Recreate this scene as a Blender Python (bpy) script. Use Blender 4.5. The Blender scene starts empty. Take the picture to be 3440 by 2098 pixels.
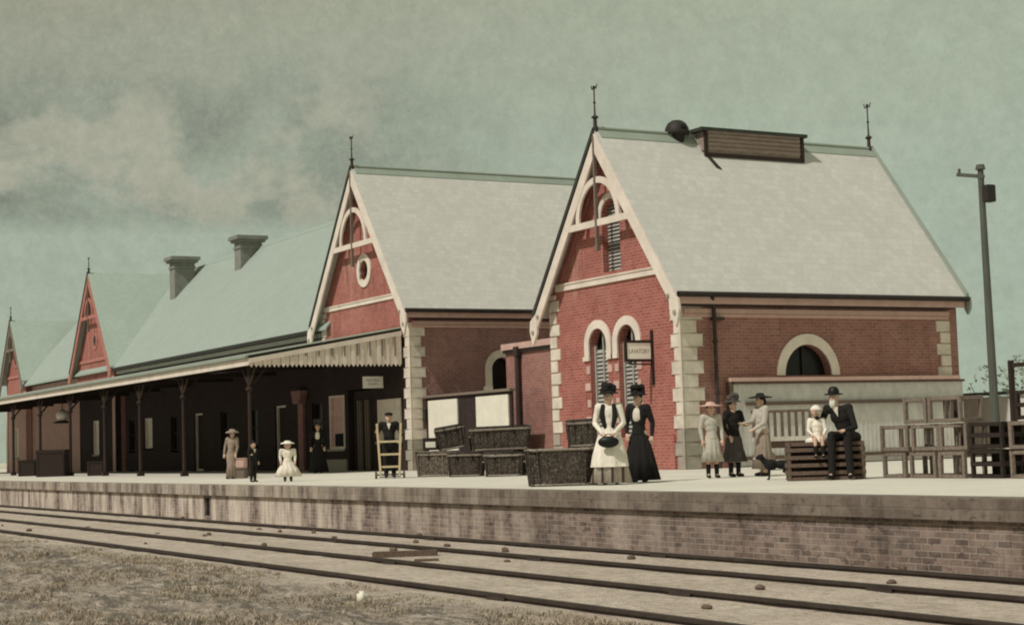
import bpy, bmesh, math, random
from mathutils import Vector, Matrix
from mathutils.geometry import tessellate_polygon
R=math.radians; PI=math.pi
random.seed(7)
scene=bpy.context.scene
COL=scene.collection
def lin(r,g,b):
    f=lambda c:(c/255/12.92) if c/255<=.04045 else ((c/255+.055)/1.055)**2.4
    return (f(r),f(g),f(b),1)

# ------------------------------------------------------------------ materials
class NT:
    def __init__(s,name):
        s.m=bpy.data.materials.new(name); s.m.use_nodes=True; s.t=s.m.node_tree
        s.b=s.t.nodes['Principled BSDF']; s.b.inputs['Roughness'].default_value=.85
        s.b.inputs['Specular IOR Level'].default_value=.25
        s.geo=s.n('ShaderNodeNewGeometry')
    def n(s,t,**k):
        o=s.t.nodes.new(t)
        for a,v in k.items(): setattr(o,a,v)
        return o
    def l(s,a,b): s.t.links.new(a,b)
    def math(s,op,a,b=None,c=None):
        o=s.n('ShaderNodeMath',operation=op)
        for i,v in enumerate((a,b,c)):
            if v is None: continue
            if isinstance(v,(int,float)): o.inputs[i].default_value=v
            else: s.l(v,o.inputs[i])
        return o.outputs[0]
    def pos(s,scale=(1,1,1)):
        mp=s.n('ShaderNodeMapping'); mp.inputs['Scale'].default_value=scale
        s.l(s.geo.outputs['Position'],mp.inputs['Vector']); return mp.outputs[0]
    def noise(s,scale,detail=4,rough=.6,vec=None,sc=(1,1,1),dist=0):
        o=s.n('ShaderNodeTexNoise'); o.inputs['Scale'].default_value=scale
        o.inputs['Detail'].default_value=detail; o.inputs['Roughness'].default_value=rough
        o.inputs['Distortion'].default_value=dist
        s.l(vec or s.pos(sc),o.inputs['Vector']); return o.outputs['Fac']
    def rng(s,v,a,b,c=0,d=1):
        o=s.n('ShaderNodeMapRange'); s.l(v,o.inputs[0])
        for i,x in enumerate((a,b,c,d)): o.inputs[i+1].default_value=x
        return o.outputs[0]
    def mix(s,f,a,b,mode='MIX'):
        o=s.n('ShaderNodeMix',data_type='RGBA',blend_type=mode)
        if isinstance(f,(int,float)): o.inputs[0].default_value=f
        else: s.l(f,o.inputs[0])
        for i,v in ((6,a),(7,b)):
            if isinstance(v,tuple): o.inputs[i].default_value=v if len(v)==4 else (*v,1)
            else: s.l(v,o.inputs[i])
        return o.outputs[2]
    def color(s,c): s.l(c,s.b.inputs['Base Color']) if not isinstance(c,tuple) else setattr(s.b.inputs['Base Color'],'default_value',c)
    def bump(s,h,strength=.4,dist=.02):
        o=s.n('ShaderNodeBump'); o.inputs['Strength'].default_value=strength; o.inputs['Distance'].default_value=dist
        s.l(h,o.inputs['Height']); s.l(o.outputs[0],s.b.inputs['Normal'])
    def xyz(s):
        o=s.n('ShaderNodeSeparateXYZ'); s.l(s.geo.outputs['Position'],o.inputs[0]); return o.outputs
    def comb(s,x,y,z=0.0):
        o=s.n('ShaderNodeCombineXYZ')
        for i,v in enumerate((x,y,z)):
            if isinstance(v,(int,float)): o.inputs[i].default_value=v
            else: s.l(v,o.inputs[i])
        return o.outputs[0]

def plain(name,c,var=.25,scale=3,rough=.85,bump=.2,fine=25,metal=0):
    s=NT(name); n1=s.noise(scale,5,.65); n2=s.noise(fine,3,.7)
    d=tuple(x*(1-var) for x in c[:3])+(1,); e=tuple(min(1,x*(1+var*.6)) for x in c[:3])+(1,)
    col=s.mix(s.rng(n1,.3,.7),d,e); col=s.mix(s.rng(n2,.3,.7,0,.5*var*2),col,d)
    s.color(col); s.b.inputs['Roughness'].default_value=rough; s.b.inputs['Metallic'].default_value=metal
    if bump: s.bump(n2,bump,.01)
    return s.m
def brick(name,c1,c2,mortar,stain=None,stainamt=.5,size=1.0,left=False):
    s=NT(name); x,y,z=s.xyz()
    h=s.math('ADD',x,y); v=s.comb(h,z)
    b=s.n('ShaderNodeTexBrick'); s.l(v,b.inputs['Vector']); b.inputs['Scale'].default_value=1
    b.inputs['Brick Width'].default_value=.24*size; b.inputs['Row Height'].default_value=.084*size
    b.inputs['Mortar Size'].default_value=.009*size; b.inputs['Mortar Smooth'].default_value=.3
    b.inputs['Color1'].default_value=c1; b.inputs['Color2'].default_value=c2; b.inputs['Mortar'].default_value=mortar
    b.inputs['Bias'].default_value=-.1
    n=s.noise(.7,6,.7); n2=s.noise(5,4,.8)
    dark=tuple(q*.62 for q in c1[:3])+(1,)
    col=s.mix(s.rng(n,.42,.72,0,.55),b.outputs['Color'],dark)
    col=s.mix(s.rng(n2,.45,.75,0,.5),col,tuple(q*1.3 for q in c2[:3])+(1,)); ns=s.noise(1.1,6,.75,sc=(2.2,2.2,.35)); col=s.mix(s.rng(ns,.55,.7,0,.5),col,tuple(q*.5 for q in c1[:3])+(1,)); nl=s.noise(14,4,.8); col=s.mix(s.rng(nl,.55,.72,0,.45),col,tuple(q*.55 for q in c1[:3])+(1,))
    if stain:
        n3=s.noise(1.6,5,.7,sc=(1.3,1.3,.22)); n4=s.noise(.35,3,.5)
        m=s.math('MULTIPLY',s.rng(n3,.5,.64),s.rng(n4,.42,.6))
        if left:
            m=s.math('MULTIPLY',s.rng(n3,.40,.62),s.rng(s.math('ADD',x,s.math('MULTIPLY',n4,16)),-12,-30,.12,1))
            nd=s.noise(6,4,.8,sc=(1,1,2)); col=s.mix(s.rng(nd,.56,.66,0,.75),col,tuple(q*.35 for q in c1[:3])+(1,))
        col=s.mix(s.math('MULTIPLY',m,stainamt),col,stain)
    s.color(col); s.bump(s.math('SUBTRACT',1,b.outputs['Fac']),.5,.012)
    return s.m
def slate(name,c,axis='Y',var=.1):
    s=NT(name); x,y,z=s.xyz()
    v=s.comb(y if axis=='Y' else x,s.math('MULTIPLY',z,1.27))
    b=s.n('ShaderNodeTexBrick'); s.l(v,b.inputs['Vector']); b.inputs['Scale'].default_value=1
    b.inputs['Brick Width'].default_value=.26; b.inputs['Row Height'].default_value=.22
    b.inputs['Mortar Size'].default_value=.007
    d=lambda k:tuple(min(1,q*k) for q in c[:3])+(1,)
    b.inputs['Color1'].default_value=d(1-var); b.inputs['Color2'].default_value=d(1+var); b.inputs['Mortar'].default_value=d(.86)
    n=s.noise(.6,6,.75); n2=s.noise(4.5,5,.75)
    col=s.mix(s.rng(n,.4,.75,0,.45),b.outputs['Color'],d(.78))
    col=s.mix(s.rng(n2,.4,.75,0,.45),col,d(.84))
    nb=s.noise(3.2,5,.8); col=s.mix(s.rng(nb,.66,.74,0,.35),col,d(.6)); nf=s.noise(11,4,.8); col=s.mix(s.rng(nf,.4,.7,0,.4),col,d(.74))
    s.color(col); s.b.inputs['Roughness'].default_value=.7
    s.bump(s.math('SUBTRACT',1,b.outputs['Fac']),.35,.01)
    return s.m
def wicker(name,c):
    s=NT(name); tc=s.n('ShaderNodeTexCoord'); sp=s.n('ShaderNodeSeparateXYZ'); s.l(tc.outputs['Object'],sp.inputs[0])
    h=s.math('ADD',sp.outputs[0],sp.outputs[1]); v=s.comb(h,sp.outputs[2])
    b=s.n('ShaderNodeTexBrick'); s.l(v,b.inputs['Vector']); b.inputs['Scale'].default_value=1
    b.inputs['Brick Width'].default_value=.07; b.inputs['Row Height'].default_value=.026; b.inputs['Mortar Size'].default_value=.005
    d=lambda k:tuple(q*k for q in c[:3])+(1,)
    b.inputs['Color1'].default_value=d(.7); b.inputs['Color2'].default_value=d(1.6); b.inputs['Mortar'].default_value=d(.2)
    n=s.noise(5,5,.75); n2=s.noise(22,3,.7)
    col=s.mix(s.rng(n,.42,.68,0,.8),b.outputs['Color'],d(.3)); col=s.mix(s.rng(n2,.5,.72,0,.65),col,d(3.2))
    s.color(col); s.bump(s.math('SUBTRACT',1,b.outputs['Fac']),.9,.02); return s.m
def streaky(name,c,amt=.35,sc=(9,9,.8),scale=2):
    s=NT(name); n=s.noise(scale,5,.7,sc=sc); n2=s.noise(1.2,4,.7)
    d=lambda k:tuple(min(1,q*k) for q in c[:3])+(1,)
    col=s.mix(s.rng(n,.35,.7),d(1.1),d(1-amt)); col=s.mix(s.rng(n2,.4,.75,0,.6),col,d(.75))
    s.color(col); s.bump(n,.3,.01); return s.m

M={}
M['brick_front']=brick('brick_front',lin(148,84,76),lin(168,103,92),lin(180,140,126),lin(196,164,146),.4)
M['brick_dark']=brick('brick_dark',lin(138,98,94),lin(160,116,110),lin(170,146,138),lin(166,144,136),.35)
M['brick_mid']=brick('brick_mid',lin(140,97,89),lin(164,114,102),lin(170,144,130),lin(166,148,134),.4)
M['brick_shade']=brick('brick_shade',lin(46,36,34),lin(58,44,41),lin(60,51,48))  # under-canopy brick: canopy shade and dark paint put into the colour; also fence boarding
M['brick_plat']=brick('brick_plat',lin(88,74,68),lin(146,126,114),lin(150,138,128),lin(222,208,192),.8,size=.95,left=True)
M['stone']=plain('stone_quoin',lin(220,208,192),.28,2.6,.85,.3)
M['stone_grey']=plain('stone_weathered',lin(164,156,142),.25,3,.85,.4)
M['cream']=plain('cream_paint',lin(226,212,198),.16,2,.6,.08)
M['pinkband']=plain('pink_render',lin(200,166,154),.18,2.5,.8,.15)
M['stain']=plain('faded_red_paint',lin(178,118,106),.2,3,.8,.15)
M['slate_wing']=slate('slate_wing',lin(200,196,188),'Y',.07)
M['slate_main']=slate('slate_main',lin(158,168,158),'X',.04)
M['slate_far']=slate('slate_far',lin(172,184,172),'Y',.04)
M['ridge']=plain('ridge_cap_metal',lin(146,154,142),.12,1,.6,.1)
M['chimney']=plain('chimney_render',lin(134,134,124),.25,3,.85,.3)
M['verge']=plain('verge_dark',lin(62,64,56),.3,3,.7,.1)
M['gutter']=plain('gutter_dark',lin(50,46,42),.3,3,.6,.1)
M['pipe']=plain('downpipe_dark',lin(66,54,50),.3,3,.6,.1)
M['louvre']=streaky('louvre_grey',lin(172,168,158),.25)
M['louvre_dark']=streaky('louvre_dark',lin(158,140,130),.35,sc=(2,2,6))
M['dark']=plain('dark_interior',lin(26,23,20),.3,1,.9,0)
M['glass']=plain('dark_pane',lin(34,32,30),.2,1,.25,0)
M['platform']=None
M['canopy_under']=streaky('canopy_timber',lin(52,44,38),.3)
M['canopy_roof']=streaky('canopy_iron',lin(188,196,182),.15,sc=(4,.4,1))
M['post']=streaky('post_timber',lin(58,46,39),.35)
M['wood_grey']=streaky('wood_grey',lin(132,118,106),.45,sc=(3,3,3),scale=6)
M['wood_pale']=streaky('wood_pale',lin(206,188,150),.25,sc=(3,3,3),scale=6)
M['wood_dark']=streaky('wood_dark',lin(54,44,38),.4,sc=(3,3,3),scale=6)
M['wood_mid']=streaky('wood_mid',lin(110,92,80),.5,sc=(3,3,3),scale=7)
M['pale_sheet']=streaky('pale_sheet',lin(206,202,194),.2,sc=(2,2,1.2))
M['poster']=plain('pale_board',lin(222,216,200),.12,2.5,.7,.05)
M['pinkblind']=plain('pink_blind',lin(206,172,162),.12,2,.8,.05)
M['wicker']=wicker('wicker_dark',lin(84,75,66))
M['wicker2']=wicker('wicker_grey',lin(116,104,92))
M['rim']=plain('wicker_rim',lin(150,138,126),.35,14,.85,.5,50)
M['steel']=plain('rail_steel',lin(66,57,50),.35,4,.7,.2)
M['skin']=plain('skin',lin(206,170,148),.08,6,.6,0)
M['hair']=plain('hair_dark',lin(38,30,26),.3,30,.7,.2)
M['beard']=plain('beard_white',lin(214,208,196),.15,30,.8,.3)
M['cloth_white']=plain('cloth_white',lin(238,228,210),.1,6,.9,.2,40)
M['cloth_pale']=plain('cloth_pale',lin(196,188,174),.2,7,.9,.3,40)
M['cloth_black']=plain('cloth_black',lin(34,31,29),.35,5,.9,.3,40)
M['cloth_grey']=plain('cloth_grey',lin(86,80,76),.3,6,.9,.3,40)
M['cloth_tan']=plain('cloth_tan',lin(150,134,120),.25,6,.9,.3,40)
M['cloth_pink']=plain('cloth_pink',lin(226,178,166),.15,6,.9,.3,40)
M['leather']=plain('leather_black',lin(24,22,20),.3,8,.45,.1)
M['fur']=plain('fur_black',lin(26,24,22),.4,30,.8,.5,60)
M['bush']=plain('bush_leaf',lin(150,160,144),.3,3,.8,0)
M['bark']=plain('bark_grey',lin(98,96,88),.3,8,.9,.3)
M['tele']=streaky('pole_timber',lin(88,90,82),.35)
M['rock']=plain('white_stone',lin(232,224,206),.12,6,.8,.2)
M['sign_white']=plain('sign_white',lin(252,246,234),.06,3,.6,.03)
M['letter']=plain('sign_lettering',lin(132,134,120),.1,6,.8,0)
def cloth(name,c,var=.2):
    s=NT(name); n=s.noise(1.0,5,.6,sc=(16,16,3.2)); n2=s.noise(60,3,.7); n3=s.noise(5,4,.6)
    d=lambda k:tuple(min(1,q*k) for q in c[:3])+(1,)
    col=s.mix(s.rng(n3,.35,.7),d(1.08),d(1-var)); col=s.mix(s.rng(n2,.4,.7,0,.4),col,d(1-var)); s.color(col); s.b.inputs['Roughness'].default_value=.9
    s.bump(n,.9,.035); return s.m
for k_,c_ in dict(cloth_white=(236,226,210),cloth_pale=(190,182,168),cloth_black=(36,33,31),cloth_grey=(84,78,74),cloth_tan=(150,134,120),cloth_pink=(214,176,164)).items(): M[k_]=cloth(k_,lin(*c_))
def stripes():
    s=NT('skirt_striped'); tc=s.n('ShaderNodeTexCoord'); sp=s.n('ShaderNodeSeparateXYZ'); s.l(tc.outputs['Object'],sp.inputs[0])
    w=s.math('SINE',s.math('MULTIPLY',sp.outputs[0],34)); n=s.noise(30,3,.7)
    c=s.mix(s.rng(w,.55,.85),lin(176,164,150),lin(76,68,62)); c=s.mix(s.rng(n,.4,.7,0,.4),c,lin(120,108,98)); s.color(c); return s.m
M['skirt_stripe']=stripes()
def platform_mat():
    s=NT('platform_gravel'); n=s.noise(.5,6,.7); n2=s.noise(14,5,.75); n3=s.noise(1.4,5,.7,sc=(.5,1.5,1))
    c=s.mix(s.rng(n,.3,.7),lin(220,212,198),lin(200,194,180)); nv=s.noise(45,3,.8); c=s.mix(s.rng(nv,.5,.75,0,.5),c,lin(160,150,136)); c=s.mix(s.rng(n2,.42,.75,0,.45),c,lin(186,178,164))
    c=s.mix(s.rng(n3,.52,.72,0,.35),c,lin(206,198,182)); s.color(c); s.bump(n2,.4,.02); return s.m
M['platform']=platform_mat()
def coping_mat():
    s=NT('coping_stone'); x,y,z=s.xyz(); n=s.noise(1.1,6,.75); n2=s.noise(9,5,.75)
    c=s.mix(s.rng(s.math('ADD',x,s.math('MULTIPLY',n,14)),-8,-34),lin(108,97,86),lin(184,170,154)); c=s.mix(s.rng(n,.4,.68,0,.6),c,lin(112,100,90)); c=s.mix(s.rng(n2,.42,.66,0,.75),c,lin(88,78,70)); n5=s.noise(28,3,.8); c=s.mix(s.rng(n5,.5,.75,0,.5),c,lin(196,184,168))
    fr=s.math('FRACT',s.math('MULTIPLY',x,.52)); j=s.math('LESS_THAN',fr,.012); c=s.mix(s.math('MULTIPLY',j,.6),c,lin(60,52,48))
    s.color(c); s.bump(n2,.6,.03); return s.m
M['coping']=brick('coping_blocks',lin(98,86,77),lin(128,115,103),lin(112,101,91),lin(196,182,166),.75,size=1.6,left=True)
def ground_mat():
    s=NT('track_ground'); x,y,z=s.xyz()
    n=s.noise(.9,7,.75); n2=s.noise(7,5,.8); n3=s.noise(40,3,.8); nw=s.noise(.25,4,.6)
    sand=s.mix(s.rng(n,.35,.7),lin(214,198,182),lin(180,164,148)); sand=s.mix(s.rng(n2,.48,.74,0,.85),sand,lin(128,114,102))
    sand=s.mix(s.rng(n3,.48,.72,0,.6),sand,lin(132,118,106)); nr=s.noise(3,7,.85,sc=(.35,2,1)); sand=s.mix(s.rng(nr,.5,.68,0,.6),sand,lin(142,126,112))
    dirt=s.mix(s.rng(n2,.38,.62),lin(196,180,164),lin(122,110,100)); dirt=s.mix(s.rng(n,.4,.66,0,.7),dirt,lin(160,146,132)); dirt=s.mix(s.rng(n3,.5,.7,0,.6),dirt,lin(88,80,70))
    nd=s.noise(1.9,7,.8,sc=(.6,1.6,1)); dirt=s.mix(s.rng(nd,.46,.56,0,.85),dirt,lin(92,84,76)); nq=s.noise(3.6,6,.75,sc=(.7,1.5,1)); dirt=s.mix(s.rng(nq,.54,.64,0,.7),dirt,lin(206,190,172))
    e=s.math('ADD',y,s.math('MULTIPLY',s.math('SUBTRACT',nw,.5),2.2))
    c=s.mix(s.rng(e,7.6,8.7),dirt,sand); s.color(c); s.bump(n2,.9,.08); return s.m
M['ground']=ground_mat()
M['yard']=plain('yard_earth',lin(196,192,172),.2,1,.9,.3)
def grass_mat():
    s=NT('dry_grass'); n=s.noise(1.3,5,.7); n2=s.noise(20,3,.6)
    c=s.mix(s.rng(n,.35,.65),lin(178,162,142),lin(118,108,94)); c=s.mix(s.rng(n2,.35,.7,0,.6),c,lin(204,186,164)); s.color(c); return s.m
M['grass']=grass_mat()

# ------------------------------------------------------------------ mesh helpers
class MB:
    def __init__(s): s.bm=bmesh.new()
    def face(s,pts):
        vs=[s.bm.verts.new(p) for p in pts]; s.bm.faces.new(vs); return s
    def box(s,x0,x1,y0,y1,z0,z1,rot=None,org=None):
        P=[(x0,y0,z0),(x1,y0,z0),(x1,y1,z0),(x0,y1,z0),(x0,y0,z1),(x1,y0,z1),(x1,y1,z1),(x0,y1,z1)]
        vs=[s.bm.verts.new(p) for p in P]
        for f in ((0,3,2,1),(4,5,6,7),(0,1,5,4),(1,2,6,5),(2,3,7,6),(3,0,4,7)): s.bm.faces.new([vs[i] for i in f])
        if rot is not None:
            m=Matrix.Translation(org)@rot.to_4x4()@Matrix.Translation(-Vector(org))
            for v in vs: v.co=m@v.co
        return s
    def bar(s,a,b,w,h,up=(0,0,1)):
        a,b=Vector(a),Vector(b); d=(b-a).normalized(); u=Vector(up)
        if abs(d.dot(u))>.98: u=Vector((0,1,0))
        x=d.cross(u).normalized(); y=x.cross(d).normalized()
        c=[]
        for p in (a,b):
            for i,j in ((-1,-1),(1,-1),(1,1),(-1,1)): c.append(s.bm.verts.new(p+x*i*w/2+y*j*h/2))
        for f in ((3,2,1,0),(4,5,6,7),(0,1,5,4),(1,2,6,5),(2,3,7,6),(3,0,4,7)): s.bm.faces.new([c[i] for i in f])
        return s
    def tube(s,a,b,r0,r1=None,n=10,caps=True):
        r1=r0 if r1 is None else r1
        a,b=Vector(a),Vector(b); d=(b-a).normalized(); u=Vector((0,0,1)) if abs(d.z)<.95 else Vector((1,0,0))
        x=d.cross(u).normalized(); y=x.cross(d)
        A=[s.bm.verts.new(a+(x*math.cos(t)+y*math.sin(t))*r0) for t in [2*PI*i/n for i in range(n)]]
        B=[s.bm.verts.new(b+(x*math.cos(t)+y*math.sin(t))*r1) for t in [2*PI*i/n for i in range(n)]]
        for i in range(n):
            j=(i+1)%n; s.bm.faces.new((A[i],A[j],B[j],B[i]))
        if caps: s.bm.faces.new(A[::-1]); s.bm.faces.new(B)
        return s
    def cap(s,a,b,ra,rb,n=12):
        a,b=Vector(a),Vector(b); L=(b-a).length; d=(b-a)/L if L>1e-6 else Vector((0,0,1))
        u=Vector((0,0,1)) if abs(d.z)<.95 else Vector((1,0,0)); x=d.cross(u).normalized(); y=x.cross(d)
        rows=[]
        for k in range(1,4): t=k*PI/6/1.0; rows.append((a-d*ra*math.cos(t),ra*math.sin(t)))
        for k in range(0,3): t=PI/2-k*PI/6; rows.append((b+d*rb*math.cos(t),rb*math.sin(t)))
        rings=[[s.bm.verts.new(c+(x*math.cos(q)+y*math.sin(q))*r) for q in [2*PI*i/n for i in range(n)]] for c,r in rows]
        p0=s.bm.verts.new(a-d*ra); p1=s.bm.verts.new(b+d*rb)
        for i in range(n):
            j=(i+1)%n
            for A,B in zip(rings,rings[1:]): s.bm.faces.new((A[i],A[j],B[j],B[i]))
            s.bm.faces.new((p0,rings[0][j],rings[0][i])); s.bm.faces.new((p1,rings[-1][i],rings[-1][j]))
        return s
    def ell(s,c,r,n=16,m=10,rot=None):
        c=Vector(c); rows=[]
        for k in range(1,m):
            t=PI*k/m; row=[]
            for i in range(n):
                q=2*PI*i/n; p=Vector((r[0]*math.sin(t)*math.cos(q),r[1]*math.sin(t)*math.sin(q),r[2]*math.cos(t)))
                if rot: p=rot@p
                row.append(s.bm.verts.new(c+p))
            rows.append(row)
        t0=Vector((0,0,r[2])); t1=-t0
        if rot: t0=rot@t0; t1=rot@t1
        p0=s.bm.verts.new(c+t0); p1=s.bm.verts.new(c+t1)
        for i in range(n):
            j=(i+1)%n
            for A,B in zip(rows,rows[1:]): s.bm.faces.new((A[j],A[i],B[i],B[j]))
            s.bm.faces.new((p0,rows[0][i],rows[0][j])); s.bm.faces.new((p1,rows[-1][j],rows[-1][i]))
        return s
    def lathe(s,prof,n=24,c=(0,0,0),sx=1,sy=1,pleat=0,np_=0,a0=None,a1=None,capit=True,phase=0):
        full=a0 is None; rows=[]; N=n if full else n+1
        for (r,z) in prof:
            row=[]
            for i in range(N):
                q=2*PI*i/n if full else a0+(a1-a0)*i/n
                rr=r*(1+pleat*math.sin(np_*q+phase)*max(0,(prof[0][1]-z)/max(1e-6,abs(prof[0][1]-prof[-1][1]))))
                row.append(s.bm.verts.new((c[0]+rr*math.cos(q)*sx,c[1]+rr*math.sin(q)*sy,c[2]+z)))
            rows.append(row)
        for A,B in zip(rows,rows[1:]):
            for i in range(N if full else N-1):
                j=(i+1)%N; s.bm.faces.new((A[j],A[i],B[i],B[j]))
        if full and capit:
            s.bm.faces.new(rows[0]); s.bm.faces.new(rows[-1][::-1])
        return s
    def poly(s,outer,f,t0,t1,holes=()):
        """polygon in (u,v) extruded from t0 to t1, f(u,v,t)->xyz"""
        loops=[list(outer)]+[list(h) for h in holes]
        tri=tessellate_polygon([[Vector((u,v,0)) for u,v in lp] for lp in loops])
        flat=[p for lp in loops for p in lp]
        A=[s.bm.verts.new(f(u,v,t0)) for u,v in flat]; B=[s.bm.verts.new(f(u,v,t1)) for u,v in flat]
        for a,b,c in tri:
            try: s.bm.faces.new((A[a],A[b],A[c])); s.bm.faces.new((B[c],B[b],B[a]))
            except ValueError: pass
        k=0
        for lp in loops:
            n=len(lp)
            for i in range(n):
                j=(i+1)%n; s.bm.faces.new((A[k+i],A[k+j],B[k+j],B[k+i]))
            k+=n
        return s
    def build(s,name,mat,parent=None,smooth=False,loc=None,rotz=0,bevel=0,remesh=0,jit=0):
        if jit:
            for v in s.bm.verts: v.co+=Vector([random.uniform(-jit,jit) for _ in range(3)])
        if bevel:
            bmesh.ops.remove_doubles(s.bm,verts=s.bm.verts,dist=1e-5)
            es=[e for e in s.bm.edges if len(e.link_faces)==2 and e.calc_face_angle(0)>.5]
            bmesh.ops.bevel(s.bm,geom=es,offset=bevel,segments=2,affect='EDGES',clamp_overlap=True)
        bmesh.ops.recalc_face_normals(s.bm,faces=s.bm.faces)
        me=bpy.data.meshes.new(name); s.bm.to_mesh(me); s.bm.free()
        o=bpy.data.objects.new(name,me); COL.objects.link(o)
        if remesh:
            md=o.modifiers.new('r','REMESH'); md.mode='VOXEL'; md.voxel_size=remesh
            sm=o.modifiers.new('s','SMOOTH'); sm.iterations=4; sm.factor=.5
            dg=bpy.context.evaluated_depsgraph_get(); me2=bpy.data.meshes.new_from_object(o.evaluated_get(dg))
            o.modifiers.clear(); o.data=me2; bpy.data.meshes.remove(me); me=me2; me.name=name; smooth=True
        me.materials.clear(); me.materials.append(M[mat] if isinstance(mat,str) else mat)
        if smooth:
            for p in me.polygons: p.use_smooth=True
        if parent is not None: o.parent=parent
        if loc: o.location=loc
        if rotz: o.rotation_euler[2]=rotz
        return o
def tag(o,label=None,cat=None,group=None,kind=None):
    if label: o['label']=label
    if cat: o['category']=cat
    if group: o['group']=group
    if kind: o['kind']=kind
    return o
def thing(name,label,cat,loc=(0,0,0),rotz=0,group=None):
    o=bpy.data.objects.new(name,None); COL.objects.link(o); o.location=loc; o.rotation_euler[2]=rotz
    o.empty_display_size=.2
    return tag(o,label,cat,group)
def copy_tree(o,parent=None):
    c=o.copy(); COL.objects.link(c)
    if parent: c.parent=parent
    for ch in list(o.children): copy_tree(ch,c)
    return c
def text(name,body,size,mat,parent,loc,rot,ext=.004,sx=1):
    cu=bpy.data.curves.new(name,'FONT'); cu.body=body; cu.size=size; cu.extrude=ext; cu.align_x='CENTER'; cu.align_y='CENTER'
    t=bpy.data.objects.new(name,cu); COL.objects.link(t)
    dg=bpy.context.evaluated_depsgraph_get(); me=bpy.data.meshes.new_from_object(t.evaluated_get(dg))
    bpy.data.objects.remove(t); me.materials.clear(); me.materials.append(M[mat])
    o=bpy.data.objects.new(name,me); COL.objects.link(o); o.parent=parent; o.location=loc; o.rotation_euler=rot; o.scale=(sx,1,1); return o

def FX(u,v,t): return (u,t,v)      # plane facing -Y : u=X v=Z t=Y
def FY(u,v,t): return (t,u,v)      # plane facing +X : u=Y v=Z t=X
def arch(cx,r,z0,zs,n=14,ry=None):
    ry=ry or r
    return [(cx-r,z0),(cx+r,z0)]+[(cx+r*math.cos(PI*i/n),zs+ry*math.sin(PI*i/n)) for i in range(0,n+1)]
def ring(mb,f,cx,zs,ri,ro,t0,t1,a0=0,a1=PI,n=18,leg=0,ryi=None,ryo=None):
    ryi=ryi or ri; ryo=ryo or ro
    P=[(cx+ro*math.cos(a0+(a1-a0)*i/n),zs+ryo*math.sin(a0+(a1-a0)*i/n)) for i in range(n+1)]
    Q=[(cx+ri*math.cos(a0+(a1-a0)*i/n),zs+ryi*math.sin(a0+(a1-a0)*i/n)) for i in range(n+1)]
    if leg:
        P=[(cx+ro,zs-leg)]+P+[(cx-ro,zs-leg)]; Q=[(cx+ri,zs-leg)]+Q+[(cx-ri,zs-leg)]
    if abs(a1-a0-2*PI)<1e-6: mb.poly(P[:-1],f,t0,t1,[Q[:-1]])
    else: mb.poly(P+Q[::-1],f,t0,t1)
    return mb

G=24.75; OH=.35
# ------------------------------------------------------------------ setting
mb=MB()
xs=[-420+i*20 for i in range(0,17)]+[-90+i*1.0 for i in range(0,31)]+[-60+i*.22 for i in range(1,280)]+[2,10,30,80]
ys=[-60,-20,-5,0,1,2]+[2.6+i*.2 for i in range(0,32)]+[9.4,10.4,11.5,12.1,12.7,13.6,14.5,30,60,300,900]
from mathutils import noise as mnoise
def gz(x,y):
    z=-.84-.04
    if y<8.6:
        k=min(1,(8.6-y)/1.2)
        z+=k*(.07*mnoise.noise(Vector((x*.9,y*1.3,0)))+.08*mnoise.noise(Vector((x*2.2,y*2.7,3)))+.03*mnoise.noise(Vector((x*5,y*6,8)))+.02)
    elif y<14: z+=.012*mnoise.noise(Vector((x*1.3,y*2.5,5)))
    return z
grid=[[mb.bm.verts.new((x,y,gz(x,y))) for x in xs] for y in ys]
for a,b in zip(grid,grid[1:]):
    for i in range(len(xs)-1): mb.bm.faces.new((a[i],a[i+1],b[i+1],b[i]))
tag(mb.build('ground','ground',smooth=True),kind='structure')
# grass tufts
mb=MB(); rnd=random.Random(3)
def tuft(x,y,n,h):
    z=gz(x,y)
    for _ in range(n):
        a=rnd.uniform(0,2*PI); l=h*rnd.uniform(.5,1.2); r=rnd.uniform(.0,.05); w=rnd.uniform(.004,.009)
        bx,by=x+r*math.cos(a),y+r*math.sin(a); t=rnd.uniform(0,2*PI); lean=rnd.uniform(.2,1.0)*l
        dx,dy=math.cos(a)*lean,math.sin(a)*lean; px,py=-math.sin(t)*w,math.cos(t)*w
        v=[mb.bm.verts.new(p) for p in ((bx-px,by-py,z-.01),(bx+px,by+py,z-.01),(bx+dx*.5+px*.7,by+dy*.5+py*.7,z+l*.6),(bx+dx*.5-px*.7,by+dy*.5-py*.7,z+l*.6))]
        w2=mb.bm.verts.new((bx+dx,by+dy,z+l*.8)); mb.bm.faces.new(v); mb.bm.faces.new((v[3],v[2],w2))
for _ in range(24000):
    u=rnd.random(); x=-9-52*u**1.5; y=rnd.uniform(2.2,8.5)
    if -.54*x*1.0<y-0: pass
    d=mnoise.noise(Vector((x*.5,y*.8,9)))
    if d<-.15 and rnd.random()<.8: continue
    if x/(-y)<.2: continue
    tuft(x,y,4 if d<.12 else 7,.028 if d<.12 else .06)
tag(mb.build('grass','grass'),label='dry rough grass covering the near side of the tracks',cat='grass',kind='stuff')

mb=MB()
mb.box(-150,25,14.33,46,-.84-.3,0)
tag(mb.build('platform','platform'),kind='structure')
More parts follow.
